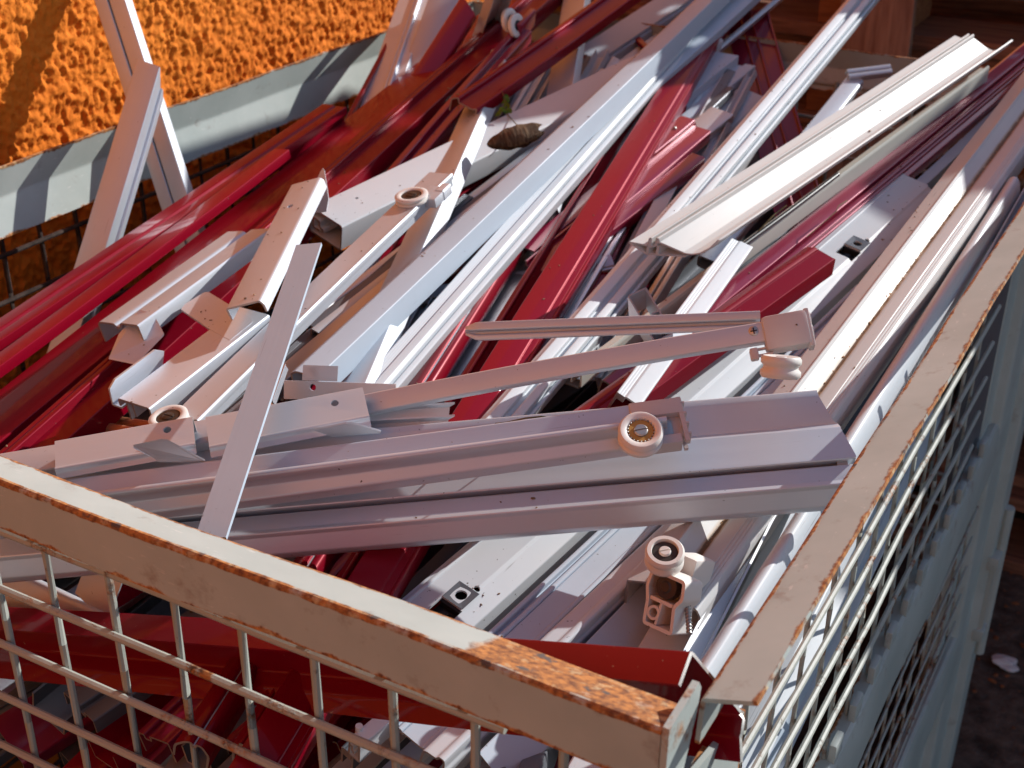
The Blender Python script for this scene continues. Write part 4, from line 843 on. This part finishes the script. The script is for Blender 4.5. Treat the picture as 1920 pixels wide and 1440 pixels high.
rs = random.Random(17)
for i in range(22):
    mt, cn = ((S_, 'silver'), ('mill_aluminium', 'bright silver'), (R_, 'red'), ('dark_aluminium', 'dark grey'), (W_, 'white'))[i % 5]
    f = (i + .5) / 22; a = pix((560 + 640 * f + rs.uniform(-30, 30), 700 - 40 * f), -1.1 + rs.uniform(-.5, .5)); b = pix((930 + 560 * f + rs.uniform(-40, 40), 60 + 60 * f), -.7 + rs.uniform(-.5, .3))
    d = (b - a).normalized(); nn = Vector((rs.uniform(-.3, .5), rs.uniform(-.5, 0), 1)); nn = (nn - d * nn.dot(d)).normalized(); y = nn.cross(d)
    M = Matrix((d, y, nn)).transposed().to_4x4(); M.translation = a - d * .04; bm = bmesh.new()
    sweep(bm, rs.choice([P_chan, P_box, P_groove(.35, .65, .004), P_up, P_ang, P_ridges(.8, 2, .003)])(rs.uniform(.009, .019), rs.uniform(.006, .012)), (b - a).length, .0012, .0003, bow=(rs.uniform(-.004, .004), rs.uniform(-.002, .002)), twist=rs.uniform(-.15, .15), jag=(.0006, .0006))
    tag(finish(bm, 'narrow_profile', (mt, 'cut_metal'), M), 'narrow %s profile wedged between the larger bars' % cn, 'profile', 'narrow %s profiles between the larger bars' % cn)

# ------------------------------------------------------------------ profiles buried below, seen through the gaps
kinds = [(R_, 'red'), ('dark_aluminium', 'dark grey'), ('burgundy_lacquer', 'burgundy'), ('mill_aluminium', 'silver'), ('dark_aluminium', 'dark grey'), (R_, 'red')]  # darker colours put shade into the gaps between the top bars
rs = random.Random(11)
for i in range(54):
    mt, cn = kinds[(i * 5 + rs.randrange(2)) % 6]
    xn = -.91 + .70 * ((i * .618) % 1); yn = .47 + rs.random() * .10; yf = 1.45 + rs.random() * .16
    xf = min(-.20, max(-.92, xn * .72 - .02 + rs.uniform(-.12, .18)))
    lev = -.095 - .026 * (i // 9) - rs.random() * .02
    if i % 9 == 4: xn, xf, mt, cn = -.185 - .012 * (i // 9 % 2), -.190, (W_, 'sky_tint_grey')[i % 2], ('white', 'bluish grey')[i % 2]
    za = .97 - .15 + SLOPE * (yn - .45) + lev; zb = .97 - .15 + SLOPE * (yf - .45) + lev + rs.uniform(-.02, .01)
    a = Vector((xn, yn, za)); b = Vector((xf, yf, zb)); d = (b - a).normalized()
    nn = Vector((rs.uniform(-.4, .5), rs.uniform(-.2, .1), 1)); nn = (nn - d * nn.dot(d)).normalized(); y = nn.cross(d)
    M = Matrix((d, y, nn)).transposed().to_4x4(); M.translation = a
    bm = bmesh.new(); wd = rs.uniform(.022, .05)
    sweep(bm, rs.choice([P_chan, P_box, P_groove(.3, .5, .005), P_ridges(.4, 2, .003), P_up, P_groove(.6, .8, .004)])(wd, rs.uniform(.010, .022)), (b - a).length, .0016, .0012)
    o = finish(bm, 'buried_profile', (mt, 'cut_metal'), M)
    tag(o, '%s profile buried in the shaded gaps under the top bars' % cn, 'profile', 'buried %s profiles' % cn)

# ------------------------------------------------------------------ small things
def carriage():
    r = bpy.data.objects.new('roller_carriage', None); COL.objects.link(r)
    c = pix((1262, 1100), 1.4); ax = Vector((.15, -.35, .92)).normalized(); M = frame_at(c, ax, (.55, .80, .2)); MW['roller_carriage'] = M; r.matrix_basis = M
    tag(r, 'white plastic roller carriage with a slotted wheel, standing on the rust streaked profile', 'roller')
    toC = (CAM - c).normalized()
    # end face block, with its openings facing the camera
    c2 = pix((1240, 1128), 1.2); Mb = frame_at(c2, (-.25, -.85, .45), (.9, -.3, .1))
    bm = bmesh.new(); sweep(bm, [([(-.0125, .0165), (.0115, .0165), (.0135, .006), (.0095, .000), (.013, -.016), (-.008, -.0165), (-.010, -.002), (-.0132, .006)], True)], .020, .0022, r=.002)
    R_m = Matrix(((0, 1, 0, 0), (0, 0, 1, 0), (1, 0, 0, -.020), (0, 0, 0, 1)))
    for v in bm.verts: v.co = (Mb @ R_m) @ v.co
    def bbox(x0, x1, y0, y1, z0, z1): box(bm, x0, x1, y0, y1, z0, z1, Mb, .0006)
    bbox(-.009, .008, -.0015, .0010, -.018, -.0005); bbox(-.001, .001, -.015, 0, -.018, -.0005)
    bbox(-.010, .010, -.016, .016, -.020, -.017)
    lathe(bm, [(.0030, -.016), (.0030, -.0002), (.0046, -.0002), (.0046, -.016)], 20, Mb @ Matrix.Translation((-.0035, -.0085, 0)))
    T = M.inverted()
    for v in bm.verts: v.co = T @ v.co
    finish(bm, 'end_block', ('nylon',), M, parent=r)
    bm = bmesh.new(); lathe(bm, [(0, .001), (.003, .001), (.004, .0), (.0075, -.0005), (.008, -.006)], 24, T @ Mb @ Matrix.Translation((.0, .0095, 0)))
    finish(bm, 'axle_disc', ('dark_hub',), M, parent=r)
    bm = bmesh.new(); Mk = frame_at(pix((1272, 1080), 1.0), (-.25, -.85, .45), (.9, -.3, .1))
    box(bm, -.008, .010, -.012, .014, -.024, .0, T @ Mk, .003); finish(bm, 'body', ('nylon',), M, parent=r)
    cw = pix((1246, 1043), 2.2)
    roller(r, frame_at(cw, (.12, -.30, .93), (.6, .5, 0)), .0122, .013, hub='dark_hub', hubf=.66, screw='nylon')
carriage()
bm = bmesh.new(); a = pix((1288, 1116), 1.0); b = pix((1299, 1166), 1.0) + Vector((0, -.004, -.006))
P = []
tube_path(bm, [(0, 0, 0), tuple(b - a)], .0014, 10)
dv = (b - a).normalized(); qd = dv.to_track_quat('Z', 'Y'); pts = []
for i in range(160):
    t_ = i / 159; an = t_ * 2 * math.pi * 11; pts.append(dv * ((b - a).length * t_) + qd @ Vector((.0017 * math.cos(an), .0017 * math.sin(an), 0)))
tube_path(bm, pts, .0005, 5)
tag(finish(bm, 'screw', ('zinc',), Matrix.Translation(a)), 'steel screw dangling below the end of the rust streaked profile', 'screw')
# rust crumbs in the fold of the wide white profile
o, M, wd, L, sg, nn = BARS['rusty_big']
sa = o.data.attributes.new('stain', 'FLOAT', 'POINT')
for v in o.data.vertices:
    u_ = abs(v.co.y) / wd; sa.data[v.index].value = 1.0 if (.50 < u_ < .58 and v.co.z > -.01) else 0.0
bm = bmesh.new(); rs = random.Random(3)
for i in range(300):
    f = rs.random(); c = Vector((f * L, sg * wd * (.535 + rs.gauss(0, .018)), -.0036 + rs.random() * .0012))
    s = rs.uniform(.0002, .0007) * (1 if rs.random() < .9 else 1.6)
    if noise.noise(Vector((f * 22, 0, 0))) < -.25: s *= .5
    bmesh.ops.create_icosphere(bm, subdivisions=1, radius=s, matrix=Matrix.Translation(c) @ Matrix.Rotation(rs.random() * 3, 4, 'X') @ Matrix.Diagonal((1.6, 1, .7, 1)))
c_ = part('rusty_big', bm, 'rust_line', ('rusty_steel',), smooth=False); c_['kind'] = 'stuff'
# dried leaf roll and green sprig
def leaf_roll():
    c = pix((968, 262), 2.6); d = (pix((1012, 240), 1.9) - pix((925, 265), 1.6)).normalized(); M = frame_at(c, Vector((0, -.3, .9)), d)
    bm = bmesh.new(); rows = []
    for i in range(22):
        f = i / 21; x = (f - .5) * .052; rr = .0095 * (math.sin(math.pi * min(1, .12 + f * .8)) ** .7); row = []
        for k in range(20):
            a = -2.2 + 5.9 * k / 19; q = rr * (1 - .012 * k) * (1.30 + .06 * math.sin(f * 22 + a * 2) + .14 * noise.noise(Vector((x * 60, a * .8, 2))))
            row.append(bm.verts.new((x + .003 * math.sin(a * 2), q * math.cos(a) * 1.15, q * math.sin(a) * .9 + .004)))
        rows.append(row)
    for i in range(21):
        for k in range(19): bm.faces.new((rows[i][k], rows[i][k + 1], rows[i + 1][k + 1], rows[i + 1][k]))
    bmesh.ops.solidify(bm, geom=bm.faces[:], thickness=.0005)
    tag(finish(bm, 'dried_leaf', ('dry_leaf',), M, sharp=70), 'curled dry brown leaf lying on the bright white tube', 'leaf')
leaf_roll()
def sprig():
    pts = [pix(p[:2], p[2]) for p in ((985, 243, 2.2), (968, 233, 2.0), (958, 222, 1.8), (950, 212, 1.8), (948, 196, 2.2), (945, 180, 2.6), (940, 170, 2.7))]
    o0 = pts[0].copy(); bm = bmesh.new(); tube_path(bm, [p - o0 for p in pts], .0006, 6, .0004)
    st = finish(bm, 'weed_sprig', ('stem',), Matrix.Translation(o0)); tag(st, 'small green weed sprig growing up beside the dry leaf', 'weed')
    bm = bmesh.new(); rs = random.Random(5)
    for (px, s) in (((940, 172), 8), ((946, 180), 8), ((951, 186), 6), ((948, 195), 6), ((953, 200), 7), ((942, 205), 6), ((955, 207), 6), ((936, 211), 7), ((931, 214), 5), ((944, 190), 6), ((949, 209), 5), ((938, 208), 5)):
        c = pix(px, 2.3) - o0; r = s * .00052; ax = Vector((rs.uniform(-.6, .6), -.7, rs.uniform(.2, .9))); Mf = frame_at(c, ax, (rs.uniform(-1, 1), rs.uniform(-1, 1), .3))
        n = 10; ctr = bm.verts.new(Mf @ Vector((0, 0, -.0006))); ring = [bm.verts.new(Mf @ Vector((r * 1.25 * math.cos(2 * math.pi * k / n), r * math.sin(2 * math.pi * k / n) * .8, .0006 * math.cos(2 * math.pi * k / n * 2)))) for k in range(n)]
        for k in range(n): bm.faces.new((ctr, ring[k], ring[(k + 1) % n]))
    finish(bm, 'leaves', ('green_leaf',), MW[st.name], parent=st)
sprig()
# dry grass stems on the burgundy profile and by the red bar
rod_thing('straw', 'straw', 'dry straw lying on the burgundy profile', 'stem', [(1512, 444, .6), (1550, 412, .7), (1568, 396, .9), (1572, 386, 1.0), (1588, 376, .7)], .0005)
rod_thing('straw', 'straw', 'dry grass stalk arching over the widest silver profile under the flat arm', 'stem', [(924, 795, 3.4), (950, 792, 4.0), (985, 784, 4.4), (1015, 781, 4.2), (1036, 784, 3.6)], .0006)
rod_thing('straw', 'straw', 'thin brown stalk in the hollow of the cream plastic profile', 'stem', [(1405, 452, 1.4), (1430, 425, 1.8), (1452, 402, 2.0), (1475, 385, 2.2)], .0007)
# crumpled paper and litter on the ground
bm = bmesh.new(); bmesh.ops.create_icosphere(bm, subdivisions=3, radius=.013)
for v in bm.verts: v.co *= 1 + .8 * noise.noise(v.co * 90); v.co.z *= .5; v.co.x *= 1.5
pp = finish(bm, 'paper_scrap', ('paper',), Matrix.Translation(pix((1886, 1243, 'Z', .008))), smooth=False); tag(pp, 'small crumpled white paper scrap on the dark ground', 'litter')
bm = bmesh.new(); rs = random.Random(9)
for i in range(700):
    x, y = rs.uniform(-.35, .6), rs.uniform(1.0, 2.1)
    bmesh.ops.create_icosphere(bm, subdivisions=1, radius=rs.uniform(.001, .005), matrix=Matrix.Translation((x, y, .001)) @ Matrix.Rotation(rs.random() * 3, 4, 'Z') @ Matrix.Diagonal((rs.uniform(1, 2), 1, .5, 1)))
tag(finish(bm, 'gravel', ('block_wood',), smooth=False), 'brown crumbs and grit scattered on the dark ground', 'grit', kind='stuff')
# dirt crumbs that have fallen on the pile
bpy.context.view_layer.update(); dg = bpy.context.evaluated_depsgraph_get()
bm = bmesh.new(); rs = random.Random(21); cnt = 0
while cnt < 480:
    cx_, cy_ = rs.uniform(-.85, -.2), rs.uniform(.5, 1.5); n_ = rs.randrange(2, 9)
    for q in range(n_):
        x, y = cx_ + rs.gauss(0, .014), cy_ + rs.gauss(0, .02); cnt += 1
        hit, loc, nrm, fi, ob, mx = SC.ray_cast(dg, Vector((x, y, 1.9)), Vector((0, 0, -1)))
        if not hit or nrm.z < .55 or loc.z < .6 or loc.z > 1.25: continue
        r_ = rs.uniform(.0002, .0008) * (1 if rs.random() < .9 else 1.8)
        bmesh.ops.create_icosphere(bm, subdivisions=1, radius=r_, matrix=Matrix.Translation(loc + nrm * r_ * .3) @ Matrix.Rotation(rs.random() * 3, 4, 'Z') @ Matrix.Diagonal((rs.uniform(1, 2.6), 1, .6, 1)))
tag(finish(bm, 'dirt_crumbs', ('dry_leaf',), smooth=False), 'brown dirt crumbs scattered over the scrap profiles', 'dirt', kind='stuff')
